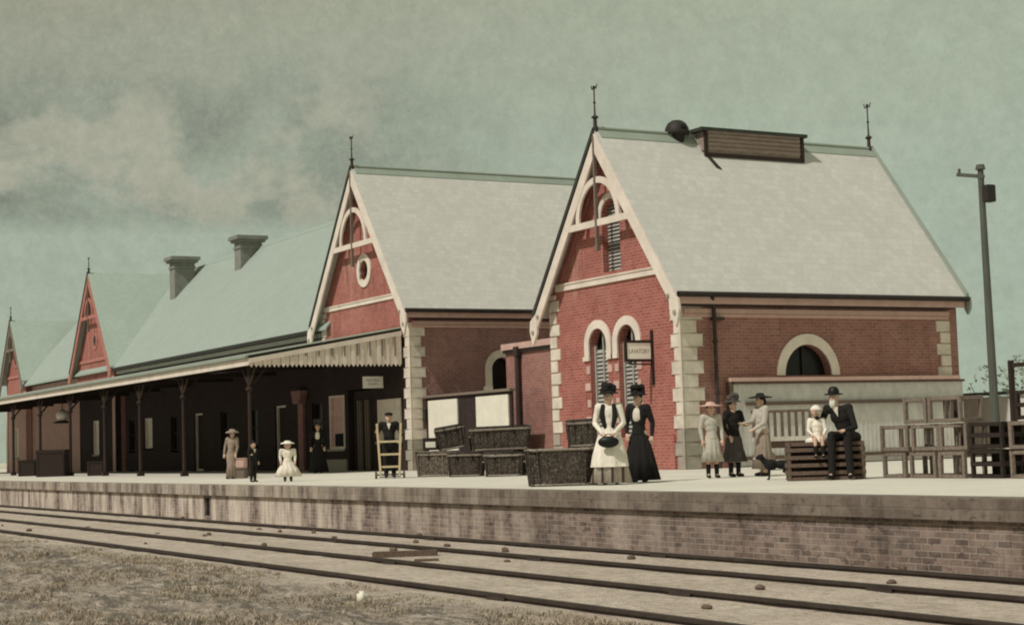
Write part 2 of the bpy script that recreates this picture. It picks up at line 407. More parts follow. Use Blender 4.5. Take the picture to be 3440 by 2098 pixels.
# retaining wall with a niche, coping
w=thing('platform_wall','brown brick platform retaining wall with stone coping above the rails','wall',(0,0,0))
mb=MB(); mb.poly([(-150,-1.2),(25,-1.2),(25,-.27),(-150,-.27)],FX,14.27,14.325,[[(-41.7,-.78),(-41.3,-.78),(-41.3,-.33),(-41.7,-.33)]])
mb.build('brickwork','brick_plat',w)
mb=MB(); mb.box(-150,25,14.19,14.6,-.262,.006); mb.build('coping','coping',w)
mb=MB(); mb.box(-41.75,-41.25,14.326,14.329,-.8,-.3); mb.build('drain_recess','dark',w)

# rails
def rail(y,label,x1=20,x0=-400):
    mb=MB()
    prof=[(-.035,.0),(.035,0),(.035,-.035),(.012,-.05),(.012,-.11),(.06,-.13),(-.06,-.13),(-.012,-.11),(-.012,-.05),(-.035,-.035)]
    mb.poly([(y+a,-.84+b+.03) for a,b in prof],lambda u,v,t:(t,u,v),x0,x1)
    o=thing('rail',label,'rail',(0,0,0),group='railway rails beside the platform')
    mb.build('rail_bar','steel',o)
    for k in range(9):
        xx=-8-7.3*k+y*.7
        MB().box(xx,xx+.4,y-.052,y-.037,-.885,-.838).build('fishplate','steel',o)
rail(13.63,'dark rail nearest the brick platform wall')
rail(12.18,'dark rail second from the brick platform wall')
rail(10.46,'dark rail third from the platform wall, between sandy strips')
rail(8.84,'dark rail farthest from the platform, at the edge of the grass',x0=-48)
# debris on the track
p=thing('loose_sleeper','weathered timber sleeper lying between the rails','sleeper',(-23.7,11.3,-.9),R(62))
mb=MB(); mb.box(-.5,.5,-.09,.09,0,.11); mb.build('timber','wood_mid',p,bevel=.012)
tag(MB().box(-.18,.18,-.04,.04,0,.05).build('timber_offcut','wood_mid',loc=(-22.55,11.1,-.9),rotz=R(58),bevel=.008),'small timber offcut lying beside the loose sleeper','timber')
def stone(x,y,sz,label,m,g=None):
    mb=MB(); mb.ell((0,0,sz[2]*.5),sz,10,7); 
    tag(mb.build('stone',m,loc=(x,y,gz(x,y)),jit=sz[2]*.12,smooth=True),label,'stone',g)
tag(MB().box(-.055,.055,-.04,.04,0,.15).build('stone','rock',loc=(-17.1,7.62,gz(-17.1,7.62)-.01),rotz=R(55),bevel=.028,smooth=True),'upright white stone in the dry grass beside the nearest rail','stone')
rs=random.Random(5)
for k in range(26):
    stone(rs.uniform(-45,-13),rs.choice((13.95,13.0,11.6,9.6,11.0)) + rs.uniform(-.25,.25),(rs.uniform(.04,.1),rs.uniform(.03,.07),rs.uniform(.02,.05)),'small dark ballast lump lying between the rails','wood_mid','dark lumps scattered between the rails')

# ------------------------------------------------------------------ gabled wing builder
def wing(T,x0,x1,zr,tan,L,front,side,band,roofmat,name,holes=(),side_holes=(),ze=None,tri=1.0,left_side=True,backroof=True,sgut=True):
    xm=(x0+x1)/2; hw=(x1-x0)/2; ov=.38; zw=zr-.16-hw*tan   # wall top at corner
    if name=='R':
        g=MB(); g.poly([(x0,-.2),(x1,-.2),(x1,zw),(xm,zr-.16),(x0,zw)],FX,G,G+.3,holes); g.build('front_wall',front,T)
    else:
        lo=[h for h in holes if max(v for u,v in h)<4.5]; hi=[h for h in holes if h not in lo]
        g=MB(); g.poly([(x0,4.62),(x1,4.62),(x1,zw),(xm,zr-.16),(x0,zw)],FX,G,G+.3,hi); g.build('gable_wall',front,T)
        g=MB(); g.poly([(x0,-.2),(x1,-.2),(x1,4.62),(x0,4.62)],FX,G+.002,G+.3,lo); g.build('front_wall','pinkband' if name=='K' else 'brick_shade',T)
    g=MB(); g.poly([(G+.3,-.2),(G+L,-.2),(G+L,zw),(G+.3,zw)],FY,x1,x1-.28,side_holes); g.build('side_wall',side,T)
    g=MB(); g.box(x0,x0+.28,G+.3,G+L,-.2,zw); g.poly([(x0,-.2),(x1,-.2),(x1,zw),(xm,zr-.16),(x0,zw)],FX,G+L,G+L+.3); g.build('rear_wall',side,T)
    # roof slabs
    xe=x1+ov; ze=zr-(hw+ov)*tan
    r=thing('roof',None,None); r.parent=T
    for k in list(r.keys()): del r[k]
    g=MB(); c=math.sqrt(1+tan*tan)
    y0=G-OH; y1=G+L+OH
    g.poly([(xm,zr),(xe,ze),(xe,ze-.09),(xm,zr-.13)],FX,y0,y1); ro=g
    g.poly([(xm,zr),(xm,zr-.13),(2*xm-xe,ze-.09),(2*xm-xe,ze)],FX,y0+.01,y1)
    bpy.data.objects.remove(r)
    roof=ro.build('roof',roofmat,T)
    # ridge cap
    g=MB(); t=.2
    g.poly([(xm,zr+.035),(xm+t,zr+.035-t*tan),(xm+t,zr+.005-t*tan),(xm,zr+.004),(xm-t,zr+.005-t*tan),(xm-t,zr+.035-t*tan)],FX,y0+.12,y1-.05)
    if name in 'RM': g.tube((xm,y0+.12,zr+.04),(xm,y1-.05,zr+.04),.05)
    if name in 'RM': g.build('ridge_cap','ridge',roof)
    else: g.bm.free()
    # dark verge on the left slope + thin on right
    g=MB(); u=.2*c
    g.poly([(xm,zr+.06),(2*xm-xe,ze+.06),(2*xm-xe,ze-.13),(xm,zr-.13)],FX,y0-.05,y0+.02)
    g.build('verge_board','verge',roof)
    return xm,hw,zw,xe,ze,roof
def barge(T,xm,hw,zr,tan,xe,ze,scale=1,paint='cream',pend=1.0,arch_z=None,zc=None,aw=1.0,ah=1.05,truss=True):
    y0=G-OH; w=.30
    for sgn in (-1,1):
        g=MB(); d=Vector((1,tan)).normalized(); wv=w*math.sqrt(1+tan*tan)
        X=lambda a: xm+sgn*a
        a1=xe-xm+.02; top=zr-.12
        off=.10 if sgn<0 else .0
        P=[(X(0),top-off),(X(a1),top-off-a1*tan),(X(a1),top-off-a1*tan-wv),(X(0),top-off-wv)]
        g.poly(P,FX,y0-.035,y0+.03)
        # foot: broad lobed end with bosses
        fx,fz=X(a1-.03),top-a1*tan-.1
        lob=[(fx-.2*1,fz+.25),(fx+.13,fz+.05),(fx+.17,fz-.22),(fx+.08,fz-.5),(fx,fz-.66),(fx-.1,fz-.5),(fx-.24,fz-.3),(fx-.26,fz+.0)]
        if sgn<0: lob=[(2*fx-a,b) for a,b in lob][::-1]
        g.poly(lob,FX,y0-.055,y0+.01)
        o=g.build('bargeboard',paint,T)
        g=MB()
        for (bx,bz,br) in ((fx-sgn*.02,fz-.28,.065),(fx-sgn*.30,fz+.16,.05)): g.tube((bx,y0-.085,bz),(bx,y0-.05,bz),br,br,12)
        g.build('boss','stone_grey',o)
    if truss:
        g=MB(); hwid=(zr-.4-zc)/tan
        g.box(xm-hwid,xm+hwid,y0-.03,y0+.04,zc-.09,zc+.09)
        o=g.build('collar_beam',paint,T)
        g=MB(); ring(g,FX,xm+.03,zc+.09,aw,aw+.17,y0-.025,y0+.035,ryi=ah,ryo=ah+.17); g.build('arch_brace',paint,T)
        g=MB(); g.box(xm-.035,xm+.035,y0-.06,y0+.03,zc-.62*pend,zr-.2); g.box(xm-.065,xm+.065,y0-.07,y0+.04,zc-.75*pend,zc-.6*pend)
        g.build('king_post','wood_grey',T)
def finial(T,x,y,z,h):
    g=MB(); g.lathe([(0.02,h),(.05,h-.03),(.02,h-.1),(.02,h*.62),(.045,h*.6),(.02,h*.56),(.028,h*.3),(.075,h*.27),(.11,h*.24),(.05,h*.2),(.06,0),(.06,-.15)][::-1],10,(x,y,z))
    g.bar((x-.11,y,z+h*.93),(x+.11,y,z+h*.93),.03,.03); g.bar((x-.11,y,z+h*.93),(x-.15,y,z+h*1.02),.02,.02); g.bar((x+.11,y,z+h*.93),(x+.15,y,z+h*1.02),.02,.02)
    g.build('finial','pipe',T)
def quoins(T,x,z0,z1,fw,sw,side=1,greybelow=.85,front=True,sidef=True):
    """corner at X=x ; side=+1: corner on the right end of the front"""
    h=.345; z=z0; k=0
    while z<z1-.05:
        t=min(h,z1-z); F=fw*(1 if k%2 else .68); S=sw*(1 if k%2 else .72)
        low=z<greybelow-.1; m=MB(); e=.03+.004*rs.random()
        za,zb=z+.012,z+t-.012
        if side>0: m.poly([(x-F,G-e),(x+e,G-e),(x+e,G+S),(x-.05,G+S),(x-.05,G+.05),(x-F,G+.05)],lambda u,v,t_:(u,v,t_),za,zb)
        else: m.box(x-e,x+F,G-e,G+.05,za,zb)
        m.build('quoin_stone','stone_grey' if low else 'stone',T,bevel=.012)
        z+=h; k+=1
def side_eaves(T,xe,ze,x1,y0,y1,zw):
    g=MB(); g.box(xe-.03,xe+.1,y0,y1,ze-.13,ze-.0); g.tube((xe+.09,y0,ze-.06),(xe+.09,y1,ze-.06),.06); g.build('gutter','gutter',T)
    g=MB(); g.box(xe-.09,xe-.032,y0+.05,y1-.05,ze-.3,ze-.06); g.build('fascia','pinkband',T)
    g=MB(); g.box(x1+.02,xe-.092,y0+.36,y1-.36,ze-.33,ze-.26); g.build('soffit','gutter',T)
    g=MB(); g.box(x1+.003,x1+.1,y0+.4,y1-.4,ze-.52,ze-.40); g.box(x1+.003,x1+.06,y0+.4,y1-.4,ze-.62,ze-.53); g.build('cornice','pinkband',T)
def louvres(P,f,x0,x1,z0,z1,t,step=.09,mat='louvre',name='louvre'):
    g=MB(); z=z0
    while z<z1:
        p=[f(x0,z,t-.03),f(x1,z,t-.03),f(x1,z+step*.75,t+.03),f(x0,z+step*.75,t+.03)]
        q=[f(x0,z+.014,t-.03),f(x1,z+.014,t-.03),f(x1,z+step*.75+.014,t+.03),f(x0,z+step*.75+.014,t+.03)]
        vs=[g.bm.verts.new(a) for a in p+q]
        for fc in ((0,1,2,3),(4,7,6,5),(0,4,5,1),(1,5,6,2),(2,6,7,3),(3,7,4,0)): g.bm.faces.new([vs[i] for i in fc])
        z+=step
    return g.build(name,mat,P)

# ------------------------------------------------------------------ RIGHT BUILDING
T=thing('parcels_building','red brick gabled building at the right with slate roof, ridge ventilator and twin arched windows','building',(-38.5,G,0))
def local(T):   # children are modelled in world coordinates
    pass
T.location=(0,0,0)
tanR=1.32; x0,x1=-41.77,-35.32
w1,w2=-39.25,-37.8
slit=arch(-38.42,.44,5.36,6.85,12,.5)
H=[arch(w1,.45,.75,3.42,12),arch(w2,.45,.75,3.42,12),slit]
semi=[(28.8+.79*math.cos(PI*i/18),2.35+.82*math.sin(PI*i/18)) for i in range(19)]
xm,hw,zw,xe,ze,roofR=wing(T,x0,x1,9.24,tanR,9.15,'brick_front','brick_mid',5.18,'slate_wing','R',H,[semi])
barge(T,xm,hw,9.24,tanR,xe,ze,zc=6.68,aw=.93,ah=1.0)
finial(T,xm,G-OH+.05,9.3,1.15); finial(T,xm,G+9.15+OH-.1,9.28,1.35)
g=MB(); g.box(xm-2.84,xm+2.84,G-.05,G-.003,5.06,5.22); g.box(xm-2.84,xm+2.84,G-.08,G-.003,5.22,5.26); g.build('string_course','cream',T)
g=MB(); g.box(x0+.5,x1-.4,G-.05,G-.003,.0,.86); g.build('plinth','brick_front',T)
quoins(T,x1,0,zw-.05,.42,.66,1); quoins(T,x0,0,5.0,.5,.4,-1)
side_eaves(T,xe,ze,x1,G-OH+.02,G+9.15+OH,zw)
for k in range(12):
    z=.0+k*.32
    if z+.31<ze-.6: MB().box(x1-.1,x1+.03,G+9.15-(.5 if k%2 else .36),G+9.16,z+.01,z+.31).build('quoin_stone','stone_grey' if k<3 else 'stone',T,bevel=.012)
# rear barge strip proud of the roof
g=MB(); a=xe-xm; yy=G+9.15+OH
g.poly([(xm,9.24+.12),(xe+.04,ze+.1),(xe+.04,ze-.2),(xm,9.24-.25)],FX,yy-.03,yy+.06)
g.poly([(xe-.2,ze),(xe+.1,ze),(xe+.12,ze-.3),(xe,ze-.5),(xe-.1,ze-.35)],FX,yy+.0,yy+.08)
g.build('rear_bargeboard','ridge',T)
for i,cx in enumerate((w1,w2)):
    wn=MB(); ring(wn,FX,cx,3.42,.45,.68,G-.05,G+.02,leg=.3); wn.box(cx-.76,cx-.45,G-.06,G-.001,3.0,3.12); wn.box(cx+.45,cx+.76,G-.06,G-.001,3.0,3.12)
    if i==0: wn=wn
    o=wn.build('arched_window','cream',T)
    g=MB(); g.poly(arch(cx,.47,.74,3.42,12),FX,G+.26,G+.27); g.build('pane','dark',o)
    louvres(o,FX,cx-.44,cx+.44,.78,3.3,G+.2,.11)
    g=MB(); g.box(cx-.02,cx+.03,G+.14,G+.18,.75,3.8); g.box(cx-.45,cx-.39,G+.14,G+.2,.75,3.42); g.box(cx+.39,cx+.45,G+.14,G+.2,.75,3.42); g.build('frame','louvre',o)
    for k in range(5):
        for a_,b_ in ((cx-.62-(.1 if k%2 else 0),cx-.45),(cx+.45,cx+.62+(.0 if k%2 else .06))): MB().box(a_,b_,G-.03,G-.002,.8+k*.46,.8+k*.46+.21).build('jamb_stone','pinkband',o)
v=MB(); ring(v,FX,-38.42,6.85,.44,.6,G-.04,G+.02,ryi=.5,ryo=.66); o=v.build('gable_vent','cream',T)
louvres(o,FX,-38.85,-37.99,5.4,7.25,G+.2,.1)
MB().box(-38.9,-37.95,G+.27,G+.28,5.3,7.45).build('pane','dark',o)
v=MB(); ring(v,FY,28.8,2.35,.79,1.06,x1-.02,x1+.05,ryi=.82,ryo=1.1); o=v.build('side_window','cream',T)
MB().box(x1-.275,x1-.26,27.9,29.7,2.3,3.3).build('pane','glass',o)
g=MB(); g.box(x1-.24,x1-.2,28.78,28.83,2.35,3.16); g.build('glazing_bar','gutter',o)
# downpipe
d=MB(); d.tube((x1+.16,G+.95,.0),(x1+.16,G+.95,ze-.35),.05); d.tube((x1+.16,G+.95,ze-.35),(xe,G+.75,ze-.12),.05)
for z in (.6,1.9,3.2): d.tube((x1+.16,G+.95,z),(x1+.16,G+.95,z+.06),.075)
d.box(x1+.0,x1+.2,G+.93,G+1.25,3.78,3.86); d.build('downpipe','pipe',T)
# ridge ventilator
vx=.46; zb=9.24-vx*tanR-.02
v=MB(); v.box(xm-vx,xm+vx,27.75,31.2,zb,9.33); v.build('ridge_ventilator','louvre_dark',T)
vent=[c for c in T.children if c.name.startswith('ridge_ventilator')][0]
g=MB(); g.box(xm-vx-.1,xm+vx+.1,27.6,31.35,9.335,9.43); g.build('ventilator_roof','verge',vent)
louvres(vent,FY,27.85,31.1,zb+.16,9.26,xm+vx+.035,.12,'louvre_dark','slats')
g=MB(); 
for (a,b) in ((27.72,zb-.0),(31.14,zb-.0)): g.box(xm+vx,xm+vx+.06,a,a+.1,b,9.33)
g.box(xm+vx+.002,xm+vx+.07,27.82,31.14,zb,zb+.1)
g.poly([(27.72,zb+.2),(27.9,zb-.35),(28.05,zb-.4),(27.85,zb+.1)],lambda u,v_,t:(xm+vx+(zb-v_)/tanR*1.0+t,u,v_),.02,.06)
g.build('ventilator_frame','post',vent)
c=MB(); c.lathe([(.0,.36),(.14,.34),(.26,.26),(.33,.13),(.35,0),(.35,-.06),(.2,-.06),(.2,-.4)],20,(xm,27.15,9.32)); co=c.build('vent_cowl','gutter',T,smooth=True)
c=MB(); c.ell((xm+.27,27.15,9.42),(.09,.12,.1),12,8); c.build('cowl_mouth','dark',co)
# projecting sign by the arched window
S=thing('hanging_sign','white rectangular sign in a dark frame projecting beside the arched windows','sign',(-36.6,24.75,0))
S.location=(0,0,0)
sx=-36.6
g=MB(); g.box(sx-.02,sx+.02,23.93,24.66,2.87,3.29); bd=g.build('board','sign_white',S)
g=MB()
for (a,b,c_,d_) in ((23.86,24.72,3.29,3.36),(23.86,24.72,2.8,2.87),(23.86,23.93,2.87,3.29),(24.66,24.72,2.87,3.29)): g.box(sx-.035,sx+.035,a,b,c_,d_)
g.box(sx-.04,sx+.04,24.69,24.745,2.2,3.62); g.box(sx-.02,sx+.02,24.0,24.7,2.72,2.76); g.build('bracket','post',S)
text('lettering','LAVATORY',.16,'letter',bd,(sx+.021,24.30,3.07),(R(90),0,R(90)),.002,.78)
# pale sheeted fence in front of the side wall
F=thing('pale_fence','pale grey sheeted fence with rails standing against the side of the right building','fence',(0,0,0))
g=MB(); n=int((34.2-26.2)/.075)
pts=[(26.2+k*.075, x1+.12+(.007 if k%2 else 0)) for k in range(n+1)]
g.poly([(a,b) for a,b in pts]+[(34.2,x1+.1),(26.2,x1+.1)],lambda u,v,t:(v,u,t),0.02,2.2); g.build('sheeting','pale_sheet',F)
g=MB(); g.box(x1+.02,x1+.24,26.1,34.0,2.2,2.3); g.build('coping','pinkband',F)
g=MB(); g.box(x1+.1,x1+.2,26.15,34.2,2.13,2.197); g.box(x1+.14,x1+.22,26.6,34.2,1.58,1.67); g.box(x1+.14,x1+.22,26.3,34.2,.18,.27); g.build('fence_rails','wood_mid',F)
MB().box(x1+.02,x1+.2,26.09,26.19,0,2.2).build('post','wood_mid',F)

# ------------------------------------------------------------------ MAIN STATION BUILDING
T=thing('station_building','long red brick station building with steep slate roofs, gabled wings and two chimneys','building',(0,0,0))
tanM=1.309; x0,x1=-58.55,-51.09; xmM=(x0+x1)/2
ox,oz=-54.62,7.08
circ=lambda r,n=20:[(ox+r*math.cos(2*PI*i/n),oz+r*math.sin(2*PI*i/n)) for i in range(n)]
holes=[circ(.36),[(-58.0,.8),(-56.65,.8),(-56.65,2.75),(-58.0,2.75)],[(-56.35,.02),(-54.15,.02),(-54.15,2.9),(-56.35,2.9)],[(-53.75,1.0),(-51.9,1.0),(-51.9,2.45),(-53.75,2.45)]]
sw=arch(28.25,.42,1.9,3.35,12)
xmM,hwM,zwM,xeM,zeM,roofM=wing(T,x0,x1,10.78,tanM,14,'brick_front','brick_dark',5.93,'slate_wing','M',holes,[sw])
barge(T,xmM,hwM,10.78,tanM,xeM,zeM,zc=7.97,aw=.98,ah=1.1)
finial(T,xmM,G-OH+.05,10.8,1.1)
g=MB(); g.box(xmM-3.42,xmM+3.42,G-.05,G-.003,5.86,6.0); g.box(xmM-3.42,xmM+3.42,G-.08,G-.003,6.0,6.04); g.build('string_course','cream',T)
v=MB(); ring(v,FX,ox,oz,.36,.6,G-.05,G+.02,a0=0,a1=2*PI,n=24); o=v.build('round_window','cream',T)
MB().box(ox-.5,ox+.5,G+.2,G+.21,oz-.5,oz+.5).build('pane','glass',o)
quoins(T,x1,0,zeM-.45,.5,.55,1); quoins(T,x0,4.6,5.85,.42,.3,-1,greybelow=0)
side_eaves(T,xeM,zeM,x1,G-OH+.02,G+14+OH,zwM)
v=MB(); ring(v,FY,28.25,3.35,.42,.68,x1-.02,x1+.05,leg=.62); v.box(x1+.0,x1+.07,27.5,27.83,2.62,2.78); o=v.build('side_window','cream',T)
MB().box(x1-.275,x1-.26,27.7,28.8,1.8,3.85).build('pane','glass',o)
# front openings under the canopy
def window(x0_,x1_,z0_,z1_,y,mat,bars=0):
    g=MB()
    for a,b,c_,d_ in ((x0_,x1_,z1_-.07,z1_),(x0_,x1_,z0_,z0_+.07),(x0_,x0_+.07,z0_+.07,z1_-.07),(x1_-.07,x1_,z0_+.07,z1_-.07)): g.box(a,b,y-.02,y+.08,c_,d_)
    for k in range(bars): 
        zz=z0_+(z1_-z0_)*(k+1)/(bars+1); g.box(x0_+.07,x1_-.07,y+.0,y+.05,zz-.02,zz+.02)
    o=g.build('window','cream' if mat!='glass' else 'post',T); MB().box(x0_+.05,x1_-.05,y+.085,y+.095,z0_+.05,z1_-.05).build('pane',mat,o)
    MB().box(x0_-.08,x1_+.08,y-.1,y-.022,z0_-.08,z0_).build('sill','stone_grey',o); return o
o=window(-58.0,-56.65,.8,2.75,G-.02,'cloth_pink')
MB().box(-57.6,-56.85,G-.0,G+.06,.9,1.35).build('notice','dark',o)
g=MB(); g.box(-58.6,-56.5,G-.06,G-.002,0,.42); g.build('base_course','stone_grey',T)
g=MB(); g.box(-56.3,-54.2,G+.2,G+.22,.02,2.85); dd=g.build('door','wood_dark',T)
g=MB()
for xx in (-55.75,-55.55,-55.1,-54.9): g.box(xx-.04,xx+.04,G+.1,G+.19,.02,2.5)
g.build('door_post','wood_grey',dd)
o=window(-53.75,-51.9,1.0,2.45,G-.02,'cloth_white')
# middle facade
FYY=25.1
hl=[]; win=[(-60.6,-59.6,1,2.6,'glass'),(-64.5,-63.3,.0,2.6,'wood_dark'),(-67.6,-66.5,1,2.6,'glass'),(-71,-70,1.0,2.6,'glass'),(-74.6,-73.4,0,2.6,'wood_dark'),(-78,-77,.95,2.6,'glass'),(-82.3,-80.9,1.1,2.6,'cloth_white'),(-84.8,-83.8,1,2.6,'glass')]
for a,b,c_,d_,m in win: hl.append([(a,c_+.02),(b,c_+.02),(b,d_),(a,d_)])
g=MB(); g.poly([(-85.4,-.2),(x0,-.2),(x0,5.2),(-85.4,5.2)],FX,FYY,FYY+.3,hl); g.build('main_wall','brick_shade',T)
for a,b,c_,d_,m in win: window(a,b,c_+.02,d_,FYY+.1,m,1 if m=='glass' else 0)
g=MB(); g.box(-61.75,-61.25,FYY-.12,FYY-.002,0,2.6); g.poly([(-61.8,2.6),(-61.2,2.6),(-61.0,3.1),(-62.0,3.1)],FX,FYY-.3,FYY-.003); g.build('pilaster','brick_dark',T)
# main roof between the wings
ridz=10.8; ry=29.6; ey=24.55; ez=5.3
g=MB(); g.poly([(ey,ez),(ry,ridz),(2*ry-ey,ez),(2*ry-ey,ez-.1),(ry,ridz-.12),(ey,ez-.1)],lambda u,v,t:(t,u,v),-106,x0+.8); mr=g.build('main_roof','slate_main',T)
g=MB(); g.poly([(ry,ridz+.03),(ry-.15,ridz+.03-.15*1.09),(ry-.15,ridz+.004-.15*1.09),(ry,ridz+.004)],lambda u,v,t:(t,u,v),-106,x0+1); g.build('ridge_cap','slate_main',mr)
g=MB(); g.box(-85.4,x0-.4,ey-.12,ey-.01,ez-.16,ez-.02); g.build('gutter','gutter',T)
g=MB(); g.box(-85.4,x0-.1,ey+.1,FYY-.01,ez-.34,ez-.18); g.build('eaves_board','louvre',T)
for cx,zt in ((-77.75,11.25),(-85.9,11.12)):
    c=MB(); y0_,y1_=(28.5,29.6) if cx>-80 else (27.85,28.95)
    c.box(cx-.42,cx+.42,y0_,y1_,7.5,zt-.3); ch=c.build('chimney','chimney',T)
    c=MB(); c.box(cx-.56,cx+.56,y0_-.14,y1_+.14,zt-.3,zt-.18); c.box(cx-.66,cx+.66,y0_-.24,y1_+.24,zt-.18,zt); c.box(cx-.47,cx+.47,y0_-.05,y1_+.05,zt-.62,zt-.5); c.build('chimney_cap','chimney',ch)
# far wings
for (a,b,zr,zc,lab) in ((-93.2,-86.0,10.62,8.2,0),(-110.4,-105.2,9.5,7.6,1)):
    wh=[[( (a+b)/2-.5,.9),((a+b)/2+.5,.9),((a+b)/2+.5,2.7),((a+b)/2-.5,2.7)]]
    q=wing(T,a,b,zr,1.309,6,'brick_front','brick_mid',0,'slate_far','L' if lab==0 else 'K',wh)
    barge(T,q[0],q[1],zr,1.309,q[3],q[4],zc=zc,aw=.6,ah=.8,paint=('stain','wood_grey')[lab]); finial(T,q[0],G-OH+.05,zr,.8)
    g=MB(); hs=(zr-.22-6.02)/1.309; g.box(q[0]-hs,q[0]+hs,G-.06,G-.003,5.85,6.02); g.build('string_course','stain',T)
    v=MB(); ring(v,FX,q[0],6.95,.3,.48,G-.04,G+.0,a0=0,a1=2*PI,n=18); o=v.build('round_window','stain',T); MB().ell((q[0],G-.0,6.95),(.31,.02,.31)).build('pane','glass',o)
    window(q[0]-.5,q[0]+.5,.9,2.7,G+.02,'cloth_white')
    for e0,e1 in ((a-.05,a+.4),(b-.4,b+.05)): MB().box(e0,e1,G-.04,G-.002,0,4.9).build('quoin_strip','pinkband',T)
g=MB(); g.box(-105.2,-93.2,25.1,25.4,-.1,5.2); g.build('far_wall','pinkband',T)

# annex between the buildings
A=thing('brick_annex','low red brick annex with a pink coping between the two gabled buildings','annex',(0,0,0))
g=MB(); g.box(-47.65,-41.8,26.5,33,-.1,3.78); g.build('wall','brick_mid',A)
g=MB(); g.box(-47.75,-41.8,26.38,33.1,3.785,3.98); g.build('coping','pinkband',A)
g=MB(); g.box(-47.7,-41.8,26.42,26.495,3.68,3.782); g.build('coping_shadow_strip','gutter',A)  # dark strip drawing the shadow line under the coping
d=MB(); d.tube((-46.7,26.38,0),(-46.7,26.38,3.75),.085); d.box(-46.82,-46.58,26.3,26.48,3.55,3.85); d.build('downpipe','pipe',A)
# yard fence with pale boards
F=thing('yard_fence','brown boarded yard fence with two white panels beside the corner stones','fence',(0,0,0))
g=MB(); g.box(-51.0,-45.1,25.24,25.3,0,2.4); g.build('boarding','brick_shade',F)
g=MB(); g.box(-51.05,-45.05,25.15,25.34,2.4,2.48); g.build('coping','wood_grey',F)
for a,b,z0_ in ((-50.75,-48.65,.5),(-47.35,-45.25,.85)):
    g=MB(); g.box(a,b,25.19,25.237,z0_,2.3); g.build('white_panel','poster',F)
g=MB(); g.box(-51.03,-50.85,25.12,25.236,1.6,2.05); g.build('bracket','gutter',F)

# ------------------------------------------------------------------ CANOPY
C_=thing('platform_canopy','long platform canopy with cream valance and dark posts along the station building','canopy',(0,0,0))
cx0,cx1=-110,-51.5; yf,zf=19.19,3.93; yb,zb2=24.62,4.84
sl=(zb2-zf)/(yb-yf)
g=MB(); g.poly([(yf-.12,zf-.01),(yb,zb2),(yb,zb2-.05),(yf-.12,zf-.06)],lambda u,v,t:(t,u,v),cx0,cx1+.05); g.build('canopy_roof','canopy_roof',C_)
g=MB(); g.poly([(yf+.05,zf-.07),(yb,zb2-.07),(yb,zb2-.16),(yf+.05,zf-.16)],lambda u,v,t:(t,u,v),cx0,cx1-.05); g.build('ceiling_boards','canopy_under',C_)
g=MB(); g.box(cx0,cx1,yf-.03,yf+.03,3.57,3.80); g.build('front_fascia','cream',C_)
g=MB(); g.box(cx0,cx1+.02,yf-.13,yf-.02,3.81,3.91); g.build('front_gutter','ridge',C_)
g=MB()
g.poly([(yf,zf-.14),(yb,zb2-.14),(yb,zb2-.3),(yf,zf-.3)],lambda u,v,t:(t,u,v),cx1-.02,cx1+.05); g.build('end_fascia','cream',C_)
g=MB(); g.poly([(yf,zf-.05),(yb,zb2-.05),(yb,zb2-.14),(yf,zf-.14)],lambda u,v,t:(t,u,v),cx1-.02,cx1+.012); g.build('end_shadow_strip','gutter',C_)  # dark strip painted as the shadow below the sloping roof edge
g=MB(); y=yf+.02; k=0; wd=.155
while y<yb-.1:
    zt=zf+sl*(y+wd/2-yf)-.3; e=.022 if k%2 else 0
    if zt>3.62: g.poly([(y,zt),(y+wd-.012,zt),(y+wd-.012,3.6),(y+wd/2,3.5),(y,3.6)],lambda u,v,t:(t,u,v),cx1-.03+e,cx1-.005+e)
    y+=wd; k+=1
g.build('end_valance','cream',C_)
g=MB(); y=yf+.1
while y<yb-.1:
    zt=zf+sl*(y-yf)-.3
    if zt>3.8: g.box(cx1+.018,cx1+.045,y,y+.045,3.66+.2,zt)
    y+=.46
g.build('valance_battens','wood_grey',C_)
for px in (-52.2,-58.95,-64.24,-69.15,-74.6,-80,-85.44,-91,-97):
    g=MB(); g.tube((px,19.45,0),(px,19.45,3.6),.07,.06,10); g.box(px-.12,px+.12,19.33,19.57,0,.16); g.lathe([(.07,0),(.12,.05),(.12,.1),(.07,.15)],10,(px,19.45,2.75))
    o=g.build('post','post',C_)
    g=MB()
    for s_ in (-1,1): g.bar((px,19.45,2.9),(px+s_*.55,19.45,3.5),.05,.07)
    g.bar((px,19.5,2.9),(px,20.1,3.6),.05,.07); g.build('bracket','post',o)
for k in range(12):
    xx=-108+k*5; MB().bar((xx,19.3,3.72),(xx,24.6,3.85),.1,.16).build('tie_beam','canopy_under',C_)
# sign under canopy
S=thing('platform_sign','small white sign hanging under the canopy next to the corner stones','sign',(0,0,0))
g=MB(); g.box(-53.02,-52.98,23.85,24.6,2.84,3.24); bd=g.build('board','sign_white',S)
g=MB(); g.box(-53.01,-52.99,24.0,24.03,3.24,3.75); g.box(-53.01,-52.99,24.42,24.45,3.24,3.75); g.build('hanger','gutter',S)
text('lettering','WAITING\nROOM',.13,'letter',bd,(-52.979,24.22,3.04),(R(90),0,R(90)),.001,.9)
L=thing('hanging_lamp','white globe lamp with a dark rim hanging under the far left canopy','lamp',(-82,21,0))
MB().ell((0,0,2.82),(.3,.3,.3)).build('globe','cloth_white',L,smooth=True)
g=MB(); g.lathe([(.1,2.62),(.42,2.5),(.44,2.46),(.1,2.44)],20); g.build('rim','gutter',L)
MB().tube((0,0,3.1),(0,0,4.0),.025).build('stem','gutter',L)

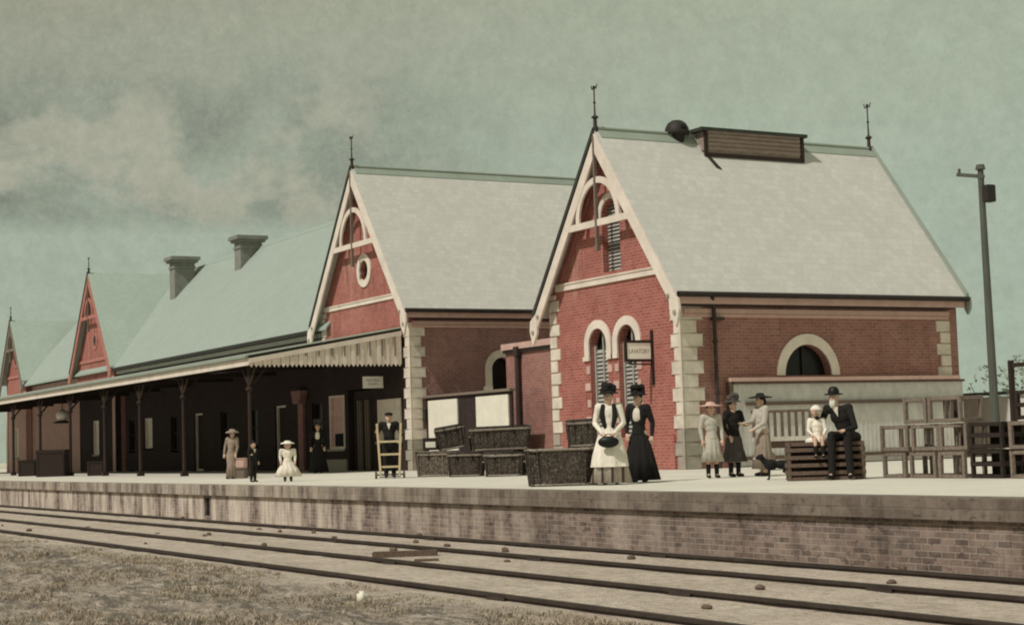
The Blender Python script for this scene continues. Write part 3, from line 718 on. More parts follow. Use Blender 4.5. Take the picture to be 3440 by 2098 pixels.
# ------------------------------------------------------------------ telegraph pole, yard beyond
P=thing('telegraph_pole','tall grey telegraph pole with a short arm and dark box right of the building','pole',(-30.85,31,0))
g=MB(); g.tube((0,0,0),(-.06,0,7.28),.115,.075,14); g.tube((-.06,0,7.28),(-.06,0,7.4),.13,.1,12); g.build('pole','tele',P)
g=MB(); g.bar((.05,.0,7.08),(-.62,-.25,7.22),.08,.09); g.tube((-.56,-.23,7.2),(-.56,-.23,7.36),.035); g.build('arm','tele',P)
g=MB(); g.box(.06,.3,-.12,.14,6.42,6.85); g.build('junction_box','gutter',P,bevel=.02)
F=thing('yard_fence','pale boarded fence at the right edge behind the stacked crates','fence',(0,0,0))
g=MB(); g.box(-38,-20,36,36.05,0,1.7); g.build('boarding','pale_sheet',F)
g=MB(); g.box(-37.1,-20,35.9,36.0,1.74,1.84); g.build('top_rail','tele',F)
g=MB(); g.box(-35.05,-34.95,35.8,35.95,0,2.7); g.build('post','post',F)
g=MB(); g.box(-35,-20,35.85,35.92,2.5,2.62); g.box(-34,-33.9,35.85,35.92,1.8,2.5); g.build('upper_rail','post',F)
mb=MB(); mb.box(-400,300,46,600,-.9,-.02); tag(mb.build('yard_ground','yard'),kind='structure')
def bush(x,y,h,w,label,n=900,seed=1):
    r=random.Random(seed); t=thing('bush',label,'bush',(x,y,0))
    g=MB()
    for k in range(7):
        a=r.uniform(0,2*PI); g.tube((0,0,0),(math.cos(a)*w*.5,math.sin(a)*w*.5,h*r.uniform(.6,.95)),.05,.012,6)
    g.build('stems','bark',t)
    g=MB()
    for k in range(n):
        a=r.uniform(0,2*PI); q=r.random()**.5; z=h*r.uniform(.25,1); rr=w*.6*q*math.sqrt(max(.05,1-((z/h-.55)/.55)**2)); p=Vector((math.cos(a)*rr,math.sin(a)*rr,z))
        d=Vector((r.uniform(-1,1),r.uniform(-1,1),r.uniform(-1,1))).normalized(); e=d.orthogonal().normalized()
        s_=.09; g.face([p-d*s_,p+e*s_*.5,p+d*s_,p-e*s_*.5])
    g.build('foliage','bush',t)
bush(-41.5,42,2.9,2.0,'thin grey bush just left of the telegraph pole foot',260,2)
bush(-39.3,41,3.1,1.6,'thin grey bush just right of the telegraph pole foot',300,4)

# ------------------------------------------------------------------ LUGGAGE
ROT=R(60.8)   # local +X runs to the right of the picture
def hamper(name,label,x,y,z,w,d,h,rot=ROT,mat='wicker',tilt=0,rounded=.13,lid=True,group='wicker hampers stacked on the platform'):
    rot+=rs.uniform(-.12,.12); tilt+=rs.uniform(-.03,.03) if z>.3 else 0
    t=thing(name,label,'hamper',(x,y,z),rot,group); t.rotation_euler=(0,tilt,rot)
    def rr(a,b,k,n=6):
        P=[]
        for cx,cy,s0 in ((a-k,b-k,0),(-a+k,b-k,1),(-a+k,-b+k,2),(a-k,-b+k,3)):
            for i in range(n+1):
                q=PI/2*(s0+i/n); P.append((cx+k*math.cos(q),cy+k*math.sin(q)))
        return P
    a,b=w/2,d/2; hb=h*(.86 if lid else .97)
    m=MB(); rows=[]
    for zz,s_ in ((0,.9),(hb*.5,.97),(hb,1.0)):
        rows.append([m.bm.verts.new((px,py,zz)) for px,py in rr(a*s_,b*s_,rounded*s_)])
    for A_,B_ in zip(rows,rows[1:]):
        n=len(A_)
        for i in range(n): m.bm.faces.new((A_[i],A_[(i+1)%n],B_[(i+1)%n],B_[i]))
    m.bm.faces.new(rows[0][::-1]); m.bm.faces.new(rows[-1]); m.build('body',mat,t,smooth=False,jit=.011)
    m=MB()
    P=rr(a*1.0+.012,b+.012,rounded)
    for zz,r_,nm in ((hb,.026,'rim'),(.03,.02,'base_band')):
        k=.9 if zz<.1 else 1; m=MB()
        for i in range(len(P)): m.tube((P[i][0]*k,P[i][1]*k,zz),(P[(i+1)%len(P)][0]*k,P[(i+1)%len(P)][1]*k,zz),r_,n=6,caps=False)
        m.build(nm,'rim',t,jit=.008)
    m=MB(); L_=.17; k=0
    nx=max(2,int(w/L_))
    for i in range(nx+1):
        px=-a*.93+i*(2*a*.93)/nx
        for s_ in (-1,1): m.tube((px*.93,s_*b*.905,.02),(px,s_*(b+.004),hb),.013,n=6)
    ny=max(1,int(d/L_))
    for i in range(ny+1):
        py=-b*.9+i*(2*b*.9)/ny
        for s_ in (-1,1): m.tube((s_*a*.905,py*.93,.02),(s_*(a+.004),py,hb),.013,n=6)
    m.build('stakes','rim' if mat=='wicker2' else mat,t,jit=.008)
    if lid:
        m=MB(); Q=rr(a+.015,b+.015,rounded)
        m.poly(Q,lambda u,v,tt:(u,v,tt+.012*math.sin(u*9)),hb+.02,h-.02); m.poly([(u*.93,v*.9) for u,v in Q],lambda u,v,tt:(u,v,tt),h-.018,h); m.build('lid',mat,t,jit=.01)
        m=MB(); 
        for px in (-w*.22,w*.22): m.box(px-.02,px+.02,-b-.03,-b-.012,hb-.12,hb+.05)
        m.build('strap','leather',t)
    for s_ in (-1,1):
        m=MB(); c0=s_*(a*.98)
        for i in range(6):
            q0,q1=PI*i/6,PI*(i+1)/6
            m.tube((c0+s_*.05*math.sin(q0),-.09*math.cos(q0),hb*.7),(c0+s_*.05*math.sin(q1),-.09*math.cos(q1),hb*.7),.014,n=6,caps=False)
        m.build('handle','rim',t)
    return t
def along(x,y,r,dd=0):  # r metres to the right of the picture, dd metres away
    return x+.488*r-.87*dd, y+.873*r+.49*dd
hamper('wicker_basket','large open oval wicker basket at the feet of the woman in the apron',-26.72,15.98,0,1.34,.68,.68,rounded=.33,lid=False,rot=R(62))
xx,yy=along(-39.9,20.0,0); hamper('wicker_hamper','big pale wicker hamper at the left end of the pile, against the corner stones',-39.87,20.1,0,1.24,.7,.66,mat='wicker2')
xx,yy=along(-39.87,20.1,.93,.25); hamper('wicker_hamper','narrow dark wicker hamper standing between the big left hamper and the low middle one',xx,yy,0,.42,.6,.62)
xx,yy=along(-39.75,20.25,.15,.05); hamper('wicker_hamper','dark tilted wicker hamper leaning on top of the big left hamper',xx,yy,.70,.74,.5,.62,tilt=R(-9),rot=R(72))
hamper('wicker_hamper','low square wicker hamper under the long one in the middle of the pile',-36.7,20.25,0,.95,.6,.6)
xx,yy=along(-36.7,20.25,-.95,1.3); hamper('wicker_hamper','dark wicker hamper half hidden behind the low middle hamper',xx,yy,0,.9,.6,.62)
xx,yy=along(-36.7,20.25,-.05,.3); hamper('wicker_hamper','long dark wicker hamper lying across the top of the middle hampers',xx,yy,.64,1.5,.62,.6,mat='wicker')
xx,yy=along(-36.7,20.25,.72,1.1); hamper('wicker_hamper','small hamper squeezed between the low middle hamper and the oval basket',xx,yy,0,.6,.55,.55)
xx,yy=along(-39.87,20.1,1.05,.5); hamper('wicker_hamper','small dark hamper lying behind the tilted one on the upper layer',xx,yy,.66,.5,.5,.42)
xx,yy=-35.3,21.7
hamper('wicker_hamper','lower dark hamper of the tall pair behind the oval basket',xx,yy,0,.74,.6,.66)
hamper('wicker_hamper','upper dark hamper of the tall pair beside the woman in the apron',xx,yy,.67,.72,.58,.66)
xx,yy=along(-39.75,20.25,-.42,.0)
t=thing('small_box','small dark box with a white front resting on the big left hamper','box',(xx,yy,.69),ROT)
MB().box(-.2,.2,-.16,.16,0,.32).build('box_body','wood_dark',t,bevel=.01); MB().box(-.13,.13,-.168,-.162,.07,.22).build('label_panel','poster',t)

# open frame crates
def frame_crate(x0_,x1_,y0_,y1_,z0_,z1_,label,mat='wood_grey',slats=0,b=.07,diag=False,rotz=0,solid=False,name='frame_crate',cat='crate',group='open timber crates stacked at the right end of the platform'):
    cx,cy=(x0_+x1_)/2,(y0_+y1_)/2; w,d,h=(x1_-x0_)/2,(y1_-y0_)/2,z1_-z0_
    t=thing(name,label,cat,(cx,cy+(rs.uniform(-.03,.05) if group else 0),z0_),rotz+(rs.uniform(-.09,.09) if group else 0),group); t.rotation_euler[0]=rs.uniform(-.012,.012)
    for sy in (-1,1):
        g=MB(); yy_=sy*(d-b/2)
        g.box(-w,-w+b,yy_-b/2,yy_+b/2,0,h); g.box(w-b,w,yy_-b/2,yy_+b/2,0,h)
        g.box(-w+b,w-b,yy_-b/2+.004,yy_+b/2-.004,0.003,b); g.box(-w+b,w-b,yy_-b/2+.004,yy_+b/2-.004,h-b,h-.003)
        for k in range(slats):
            zz=b+(h-2*b)*(k+.5)/slats; g.box(-w+.01,w-.01,sy*d-.012,sy*d+.012,zz-.035,zz+.035)
        if diag: g.bar((-w+b,yy_,b),(w-b,yy_,h-b),.03,.05)
        g.build('end_frame',mat,t,bevel=.006,jit=.003)
    for sx_ in (-1,1):
        g=MB(); g.box(sx_*(w-b/2)-b/2+.005,sx_*(w-b/2)+b/2-.005,-d+b,d-b,.004,b-.002); g.box(sx_*(w-b/2)-b/2+.005,sx_*(w-b/2)+b/2-.005,-d+b,d-b,h-b,h-.005)
        for k in range(slats):
            zz=b+(h-2*b)*(k+.5)/slats; MB().box(sx_*w-.012,sx_*w+.012,-d+.01,d-.01,zz-.035,zz+.035).build('slat',mat,t,jit=.003)
        g.build('side_rail',mat,t,jit=.003)
    if solid:
        g=MB(); g.box(-w+.02,w-.02,d-.05,d-.03,.02,h-.02); g.box(-w+.02,w-.02,-d+.02,d-.05,h-.03,h-.006); g.box(-w+.02,w-.02,-d+.02,d-.05,.006,.03); g.build('boards','wood_dark',t)
    return t
cr=[(-22.52,-21.93,0,.44,'leftmost crate of the bottom row, low and open',0),(-21.86,-21.2,0,.44,'second open crate from the left in the bottom row',0),(-21.12,-20.5,0,.44,'third open crate of the bottom row, beside the dark one',0),
(-20.42,-19.66,0,.46,'dark boarded crate in the bottom row',2),(-19.56,-18.9,0,.44,'rightmost bottom crate at the edge of the platform',0),
(-22.52,-21.84,.46,.9,'left open crate of the middle row',0),(-21.78,-21.16,.46,.9,'second open crate of the middle row, under the top left one',0),(-21.1,-20.5,.46,.9,'third crate of the middle row, with an inner post',1),
(-20.42,-19.64,.48,.9,'dark boarded crate in the middle row',2),(-19.56,-18.9,.46,.9,'rightmost crate of the middle row',0),
(-21.95,-21.38,.92,1.35,'top left open crate showing the pale fence through it',0),(-21.32,-20.5,.92,1.35,'top crate at the peak of the stack, with an inner post',1),(-19.4,-18.8,.92,1.38,'dark boarded crate on top at the right edge',2)]
for a,b,c_,d_,l,k in cr:
    t=frame_crate(a,b,19.9,20.4,c_,d_,'grey timber frame crate, '+l if k<2 else l,mat='wood_grey' if k<2 else 'wood_dark',slats=0 if k<2 else 1,solid=k==2,b=.065)
    if k==1: MB().box(-.05,.03,.0,.05,.05,(d_-c_)-.05).build('inner_post','wood_dark',t)
# slatted crate by the bearded man
frame_crate(-23.05-.66,-23.05+.66,19.08-.27,19.08+.27,0,.66,'low slatted crate with the bearded man and the white child sitting on it','wood_mid',slats=4,b=.065,rotz=R(55),solid=True,name='slatted_crate',group=None)
# pale boxes and dark trunks under the canopy
for (x,y,z,w,d,h,m,l) in ((-49.7,18.1,0,.55,.45,.31,'wood_grey','lower pale wooden box of a pair on the platform under the canopy'),(-49.7,18.1,.315,.52,.42,.3,'pinkblind','upper pale wooden box of a pair under the canopy'),
    (-79.6,18.8,0,.8,.6,.75,'wood_dark','small dark trunk at the far left end under the canopy'),(-73.9,18.5,0,1.25,.8,1.15,'wood_dark','large dark trunk under the far left of the canopy'),(-70.9,19.6,0,.7,.6,.6,'wood_dark','low dark trunk right of the large one under the canopy')):
    t=thing('wooden_box' if 'box' in l else 'travel_trunk',l,'box' if 'box' in l else 'trunk',(x,y,z),ROT)
    MB().box(-w/2,w/2,-d/2,d/2,0,h*.86).build('box_body',m,t,bevel=.015); MB().box(-w/2-.015,w/2+.015,-d/2-.015,d/2+.015,h*.865,h).build('lid',m,t,bevel=.015)
    g=MB(); g.box(-w/2+.05,-w/2+.1,-d/2-.02,-d/2-.002,.02,h*.8); g.box(w/2-.1,w/2-.05,-d/2-.02,-d/2-.002,.02,h*.8); g.build('batten',m,t)
# luggage trolley by the pale fence
t=thing('luggage_trolley','slatted wooden luggage trolley with a white deck against the pale fence','trolley',(-31.1,24.6,0),R(60))
g=MB(); g.box(-.72,.72,-.35,.35,.66,.76); g.build('deck','cloth_pale',t)
g=MB(); g.box(-.72,.72,.3,.35,1.32,1.38)
for k in range(9): g.box(-.7+k*.165,-.66+k*.165+.03,.305,.345,.76,1.32)
g.build('slatted_end','wood_mid',t)
for sx_ in (-.5,.5):
    for sy in (-.3,.3):
        g=MB(); g.tube((sx_,sy-.025,.24),(sx_,sy+.025,.24),.24,.24,18); g.build('wheel','wood_mid',t)
g=MB(); g.box(-.65,.65,-.25,-.2,.5,.66); g.box(-.65,.65,.2,.25,.5,.66); g.box(-.52,-.48,-.3,.3,.22,.5); g.box(.48,.52,-.3,.3,.22,.5); g.build('undercarriage','wood_mid',t)

# ------------------------------------------------------------------ PEOPLE
def figure(name,label,x,y,face,H,arms=None,legs=None,lean=(0,0),outfit='dress',c=None,hat=None,hair='hair',headk=1.0,z=0,apron=False,seated=False,beard=False,cat='person',skirt_w=.33,group=None,skirt_len=.04,torso_k=1.0,bib=False,head_turn=0):
    c=c or {}; s=H/1.72
    t=thing('person',label,'person',(x,y,z),face,group); t.scale=(s,s,s)
    hipz=.93 if not seated else .5
    dz=hipz-.93
    def W(p,ref=None):
        p=Vector(p); k=max(0,p.z-hipz); return Vector((p.x+lean[0]*k,p.y+lean[1]*k,p.z))
    sh=[W((sg*.18*torso_k,0,1.42+dz)) for sg in (-1,1)]
    arms=arms or [((-.25,.02,1.14),(-.24,-.07,.9)),((.25,.02,1.14),(.24,-.07,.9))]
    arms=[(Vector((a[0],a[1],a[2]+dz)),Vector((b[0],b[1],b[2]+dz))) for a,b in arms]
    if legs is None: legs=[((sg*.1,-.01,.5),(sg*.1,.02,.09),(sg*.11,-.13,.04)) for sg in (-1,1)]
    hc=W((0,-.015,1.6+dz)); hr=(.078*headk,.095*headk,.12*headk); nk=W((0,0,1.42+dz)); hc=hc+Vector((0,0,(headk-1)*.1))
    HR=Matrix.Rotation(head_turn,3,'Z')
    m=MB()
    ch=W((0,0,1.28+dz)); wa=W((0,0,1.08+dz)); hp=Vector((0,0,hipz))
    m.ell(ch,(.15*torso_k,.1,.17)); m.ell(W((0,.0,1.12+dz)),(.125*torso_k,.09,.16)); m.ell(hp,(.155,.11,.14)); m.cap(nk-Vector((0,0,.06)),hc-Vector((0,0,.05)),.055,.05)
    for sg,S_ in ((-1,sh[0]),(1,sh[1])): m.cap(ch+Vector((sg*.06,0,.08)),S_-Vector((sg*.02,0,0.02)),.07,.06)
    m.ell(hc,hr,rot=HR); m.ell(hc+HR@Vector((0,-.035,-.06*headk)),(.055*headk,.062*headk,.06*headk))
    m.cap(hc+HR@Vector((0,-.09*headk,.01)),hc+HR@Vector((0,-.112*headk,-.025)),.012,.017,8)
    for sg in (-1,1): m.ell(hc+HR@Vector((sg*.08*headk,.005,-.01)),(.013,.026,.034),8,6)
    for S_,(e,w_) in zip(sh,arms):
        m.cap(S_,e,.05,.04); m.cap(e,w_,.04,.027)
        d=(w_-e).normalized(); side=d.cross(Vector((0,1,0)) if abs(d.y)<.8 else Vector((0,0,1))).normalized(); nrm=side.cross(d)
        pc=w_+d*.05; m.cap(w_,w_+d*.08,.028,.034,8); m.ell(pc,(.03,.03,.03),8,6)
        for q,(o_,ln) in enumerate(((-.033,.062),(-.012,.074),(.011,.07),(.032,.055))):
            b0=w_+d*.085+side*o_; b1=b0+d*ln*.55+nrm*.008; b2=b1+d*ln*.4+nrm*.028; m.cap(b0,b1,.0105,.0095,8); m.cap(b1,b2,.0095,.008,8)
        m.cap(w_+d*.03+side*.03*(1 if e.x<0 else -1),w_+d*.085+side*.062*(1 if e.x<0 else -1),.013,.009,8)
    for kn,an,toe in legs:
        kn,an,toe=Vector(kn),Vector(an),Vector(toe); h0=Vector((kn.x*.9,0,hipz-.03)); m.cap(h0,kn,.085,.055); m.cap(kn,an,.055,.036); m.cap(an,toe,.036,.026)
    m.build('body','skin',t,remesh=.0085)
    # face features
    m=MB()
    for sg in (-1,1): m.ell(hc+HR@Vector((sg*.03*headk,-.087*headk,.012*headk)),(.011,.008,.007),8,6)
    m.ell(hc+HR@Vector((0,-.094*headk,-.062*headk)),(.02,.006,.005),8,6); m.build('eyes_and_mouth','hair',t)
    # hair
    if hair:
        m=MB(); m.ell(hc+HR@Vector((0,.022,.03*headk)),(.09*headk,.096*headk,.108*headk),rot=HR)
        if outfit!='suit' and hair=='hair': m.ell(hc+HR@Vector((0,.085*headk,-.03)),(.07*headk,.05*headk,.08*headk))
        m.build('hair',hair,t,smooth=True)
    if beard:
        m=MB(); m.ell(hc+HR@Vector((0,-.07,-.095)),(.058,.045,.085)); m.build('beard','beard',t,smooth=True)
    # clothes
    top=c.get('top','cloth_white'); m=MB()
    m.ell(ch,(.175*torso_k,.125,.17)); m.ell(W((0,-.01,1.16+dz)),(.145*torso_k,.115,.16)); m.cap(nk-Vector((0,0,.05)),nk+Vector((0,0,.0)),.075,.062)
    for S_,(e,w_) in zip(sh,arms):
        m.cap(ch+(S_-ch)*.4+Vector((0,0,.05)),S_,.09,.078)
        m.cap(S_,e,.078 if outfit=='dress' else .068,.052); m.cap(e,w_-(w_-e).normalized()*.01,.052,.038)
    if outfit=='suit': m.cap(W((0,.0,1.1+dz)),(0,.0,hipz-.06),.15,.165); m.ell((0,0,hipz-.05),(.17,.13,.13))
    else: m.cap(W((0,0,1.08+dz)),(0,0,hipz),.12,.15)
    m.build('jacket' if outfit=='suit' else 'bodice',top,t,remesh=.011)
    if outfit=='suit':
        m=MB()
        for kn,an,toe in legs:
            kn,an=Vector(kn),Vector(an); h0=Vector((kn.x*.9,0,hipz-.03)); m.cap(h0,kn,.105,.078); m.cap(kn,an+Vector((0,0,.0)),.078,.062)
        m.build('trousers',c.get('legs','cloth_black'),t,remesh=.012)
        m=MB(); m.poly([(-.055,1.44+dz),(.055,1.44+dz),(0.0,1.27+dz)],lambda u,v,tt:tuple(W((u,tt,v))),-.14,-.12); m.build('shirt_front','cloth_white',t)
    else:
        zt=hipz+.12; zbm=skirt_len if not seated else hipz-.16
        m=MB(); m.lathe([(.115,zt),(.14,zt-.08),(.19,zt-.2),(skirt_w*.75,(zt+zbm)*.45),(skirt_w,zbm)] if not seated else [(.115,zt),(.16,zt-.1),(.3,hipz-.02),(skirt_w,zbm)],56,sy=.82,pleat=.10,np_=11,phase=x); m.build('skirt',c.get('skirt','cloth_black'),t,smooth=True)
        if apron:
            m=MB()
            for dr in (0,.006): m.lathe([(.135+dr,zt+.0),(.165+dr,zt-.08),(.225+dr,zt-.2),(.31+dr,zt-.5),(.345+dr,.33)],24,sy=.9,pleat=.07,np_=8,a0=R(-175),a1=R(-5))
            m.build('apron','cloth_white',t,smooth=True)
    # shoulder straps / waistcoat fronts
    if bib=='straps':
        for sg in (-1,1):
            m=MB(); m.cap(W((sg*.1,-.06,1.43)),W((sg*.12,-.115,1.25)),.045,.05); m.cap(W((sg*.12,-.115,1.25)),W((sg*.075,-.115,1.06)),.05,.035); m.build('vest_front','cloth_black',t,smooth=True)
    elif bib=='white':
        m=MB(); m.ell(W((0,-.07,1.27)),(.09,.075,.16)); m.build('blouse_front','cloth_white',t,smooth=True)
    # shoes
    m=MB()
    for kn,an,toe in legs:
        an,toe=Vector(an),Vector(toe); m.cap(an+Vector((0,.02,-.035)),toe+Vector((0,0,0)),.046,.036)
        if c.get('boots') or seated: m.cap(an,an+(Vector(kn)-an)*.5,.05,.06)
    m.build('shoes','leather',t,smooth=True)
    # hat
    if hat:
        kind,hm=hat; m=MB(); hz=hc.z+.055*headk; hx,hy=hc.x,hc.y
        if kind=='bowler': m.lathe([(.0,.15),(.06,.14),(.095,.09),(.102,.03),(.103,.0)],24,(hx,hy,hz)); m.lathe([(.10,.012),(.15,.006),(.165,.022),(.165,.016),(.15,-.004),(.1,-.002)],24,(hx,hy,hz))
        if kind=='wide': m.lathe([(.0,.1),(.08,.09),(.11,.05),(.12,.03),(.27,.01),(.3,.0),(.27,-.015),(.1,-.01)],28,(hx,hy,hz+.01),sy=.85)
        if kind=='straw': m.lathe([(.0,.12),(.09,.11),(.12,.05),(.2,.03),(.25,-.02),(.24,-.03),(.1,.01)],28,(hx,hy,hz+.01))
        if kind=='flower':
            m.lathe([(.0,.09),(.1,.08),(.14,.03),(.19,.01),(.2,0),(.1,-.01)],24,(hx,hy,hz+.01))
            rr_=random.Random(int(x*100))
            for k in range(12): a=rr_.uniform(0,2*PI); m.ell((hx+math.cos(a)*.09,hy+math.sin(a)*.08,hz+rr_.uniform(.04,.17)),(.07,.07,.06),8,6)
        if kind=='cap': m.lathe([(.0,.07),(.08,.065),(.11,.035),(.1,.0)],20,(hx,hy,hz)); m.ell((hx,hy-.1,hz+.005),(.075,.06,.012))
        if kind=='bonnet': m.ell((hx,hy+.015,hz-.01),(.115*headk,.12*headk,.115*headk)); m.lathe([(.11*headk,.03),(.15*headk,.01),(.11*headk,.0)],20,(hx,hy-.02,hz))
        m.build('hat',hm,t,smooth=True)
    return t
def facing(x,y,off=0): return math.atan2(-x,y)+R(off)
# woman with apron
figure('p','woman in a white apron over a striped skirt with dark hat holding a bag',-25.9,16.5,facing(-25.9,16.5,-4),1.7,
  arms=[((-.26,-.02,1.12),(-.11,-.24,.93)),((.26,-.02,1.12),(.10,-.24,.93))],c=dict(top='cloth_white',skirt='skirt_stripe'),hat=('flower','cloth_black'),apron=True,bib='straps',skirt_w=.36)
b=thing('handbag','dark rounded handbag held in front of the white apron','bag',(0,0,0)); fx=facing(-25.9,16.5,-4)
b.location=(-25.9+.36*math.sin(fx),16.5-.36*math.cos(fx),.72); b.rotation_euler[2]=fx
MB().ell((0,0,.05),(.19,.07,.105)).build('bag_body','leather',b,smooth=True)
g=MB()
for i in range(8): g.tube((.09*math.cos(PI*i/8),0,.12+.07*math.sin(PI*i/8)),(.09*math.cos(PI*(i+1)/8),0,.12+.07*math.sin(PI*(i+1)/8)),.008,n=6)
g.build('bag_handle','leather',b)
figure('p','woman in a long black dress with white blouse front, right of the apron',-26.6,17.6,facing(-26.6,17.6,-22),1.68,
  arms=[((-.26,.02,1.13),(-.2,-.12,.93)),((.27,.04,1.13),(.27,-.02,.88))],c=dict(top='cloth_black',skirt='cloth_black'),hat=('flower','cloth_black'),bib='white',skirt_w=.37)
# girls
figure('p','girl in a pale dress and wide pink hat at the left of the three',-27.0,19.55,facing(-27,19.55,15),1.44,c=dict(top='cloth_pale',skirt='cloth_pale',boots=1),hat=('wide','cloth_pink'),skirt_w=.26,skirt_len=.38,headk=1.1)
figure('p','girl in black blouse and dark skirt with dark hat, middle of the three',-27.15,20.2,facing(-27.15,20.2,35),1.52,arms=[((-.24,.02,1.14),(-.2,-.12,.92)),((.25,-.05,1.18),(.16,-.28,1.15))],c=dict(top='cloth_black',skirt='cloth_grey',boots=1),hat=('flower','cloth_grey'),skirt_w=.29,skirt_len=.34,headk=1.05)
figure('p','tall girl in a long pale coat and flat black hat, turned to the left',-26.75,20.6,facing(-26.75,20.6,-62),1.6,arms=[((-.2,-.12,1.15),(-.1,-.38,1.12)),((.22,-.06,1.12),(.15,-.26,1.0))],c=dict(top='cloth_pale',skirt='cloth_tan'),hat=('wide','cloth_black'),skirt_w=.27,skirt_len=.16)
# bearded man and child on the slatted crate
CR=R(55); CX_,CY_=-23.05,19.08
def oncrate(lx,ly): return CX_+lx*math.cos(CR)-ly*math.sin(CR),CY_+lx*math.sin(CR)+ly*math.cos(CR)
mx_,my_=oncrate(.42,.02)
figure('p','bearded old man in a dark suit and bowler hat sitting on the slatted crate',mx_,my_,facing(mx_,my_,-22),1.7,z=.25,seated=True,lean=(-.22,-.3),
  arms=[((-.42,-.2,1.16),(-.42,-.4,1.3)),((.24,-.26,1.08),(.13,-.46,1.03))],outfit='suit',c=dict(top='cloth_black',legs='cloth_black'),hat=('bowler','leather'),hair='beard',beard=True,torso_k=1.12,
  legs=[((-.13,-.44,.52),(-.14,-.46,-.15),(-.15,-.6,-.2)),((.15,-.42,.52),(.2,-.46,-.15),(.23,-.58,-.2))])
mx_,my_=oncrate(-.12,-.08)
figure('p','small child in a white dress and bonnet sitting beside the bearded man',mx_,my_,facing(mx_,my_,6),1.06,z=.42,seated=True,legs=[((sg*.1,-.38,.47),(sg*.1,-.42,.02),(sg*.1,-.52,-.02)) for sg in (-1,1)],
  arms=[((-.24,-.05,1.14),(-.16,-.25,1.02)),((.24,-.05,1.14),(.16,-.25,1.02))],c=dict(top='cloth_white',skirt='cloth_white'),hat=('bonnet','cloth_white'),headk=1.35,skirt_w=.34)
# man with sack barrow
mx,my=-40.2,18.8; fm=facing(mx,my,0)
figure('p','man in a dark waistcoat and cap standing behind the sack barrow',mx,my,fm,1.7,arms=[((-.33,.0,1.14),(-.32,-.22,1.2)),((.33,.0,1.14),(.31,-.22,1.18))],outfit='suit',c=dict(top='cloth_black',legs='cloth_black'),hat=('cap','cloth_black'),torso_k=1.1)
t=thing('sack_barrow','pale wooden sack barrow with ladder rungs standing before the man','barrow',(mx+.36*math.sin(fm),my-.36*math.cos(fm),0),fm)
for sg in (-1,1):
    g=MB(); g.bar((sg*.24,0,.08),(sg*.31,.05,1.42),.06,.07); g.build('stile','wood_pale',t,bevel=.01)
    g=MB(); g.tube((sg*.33,0,.1),(sg*.39,0,.1),.1,.1,16); g.build('wheel','wood_mid',t)
for z_ in (.3,.62,.95):
    g=MB(); g.bar((-.26,.02,z_),(.26,.02,z_),.035,.05); g.build('rung','wood_pale',t)
g=MB(); g.box(-.28,.28,-.16,.05,.03,.055); g.build('toe_plate','steel',t); MB().tube((-.34,0,.1),(.34,0,.1),.02).build('axle','steel',t)
# people under the canopy
figure('p','small child in a white smock and white hat near the platform edge',-41.3,16.4,facing(-41.3,16.4,5),.98,c=dict(top='cloth_white',skirt='cloth_white',boots=1),hat=('straw','cloth_white'),headk=1.45,skirt_w=.44,skirt_len=.22,torso_k=1.15).scale[0]*=1.35
figure('p','boy in dark clothes standing left of the child in white',-42.5,15.9,facing(-42.5,15.9,40),1.04,outfit='suit',c=dict(top='cloth_black',legs='cloth_black'),hat=('cap','cloth_black'),headk=1.3,torso_k=1.15,arms=[((-.3,-.05,1.16),(-.34,-.26,1.18)),((.25,.02,1.14),(.24,-.07,.9))])
figure('p','slim person in dull pale clothes beside the pale boxes under the canopy',-48.9,17.6,facing(-48.9,17.6,-30),1.45,lean=(.1,0),c=dict(top='cloth_tan',skirt='cloth_tan'),hat=('straw','cloth_tan'),skirt_w=.2)
figure('p','woman in a dark dress with a pale blouse standing before the wall under the canopy',-53.6,22.4,facing(-53.6,22.4,-10),1.7,c=dict(top='cloth_black',skirt='cloth_black'),hat=('flower','cloth_grey'),bib='white',skirt_w=.34)
# dog
d=thing('dog','small black dog with a pale muzzle standing left of the slatted crate','dog',(-24.3,19.0,0),facing(-24.3,19.0,-90))
g=MB(); g.ell((0,-.1,.27),(.09,.13,.1)); g.ell((0,.1,.27),(.075,.15,.08)); g.cap((0,-.18,.31),(0,-.25,.38),.06,.05); g.ell((0,-.28,.41),(.055,.065,.055)); g.cap((0,-.32,.4),(0,-.385,.385),.032,.024)
for sg in (-1,1):
    g.cap((sg*.05,-.14,.22),(sg*.05,-.13,.12),.035,.022); g.cap((sg*.05,-.13,.12),(sg*.05,-.14,.02),.02,.018); g.cap((sg*.05,-.14,.02),(sg*.05,-.165,.015),.02,.016)
    g.cap((sg*.05,.18,.24),(sg*.055,.13,.15),.05,.03); g.cap((sg*.055,.13,.15),(sg*.055,.21,.1),.025,.018); g.cap((sg*.055,.21,.1),(sg*.055,.19,.02),.018,.016); g.cap((sg*.055,.19,.02),(sg*.055,.165,.015),.018,.015)
    g.cap((sg*.045,-.25,.45),(sg*.06,-.24,.39),.022,.012,8)
g.cap((0,.23,.31),(0,.33,.4),.022,.012); g.build('body','fur',d,remesh=.008)
MB().ell((0,-.375,.385),(.03,.04,.026),10,8).build('muzzle','cloth_pale',d,smooth=True)

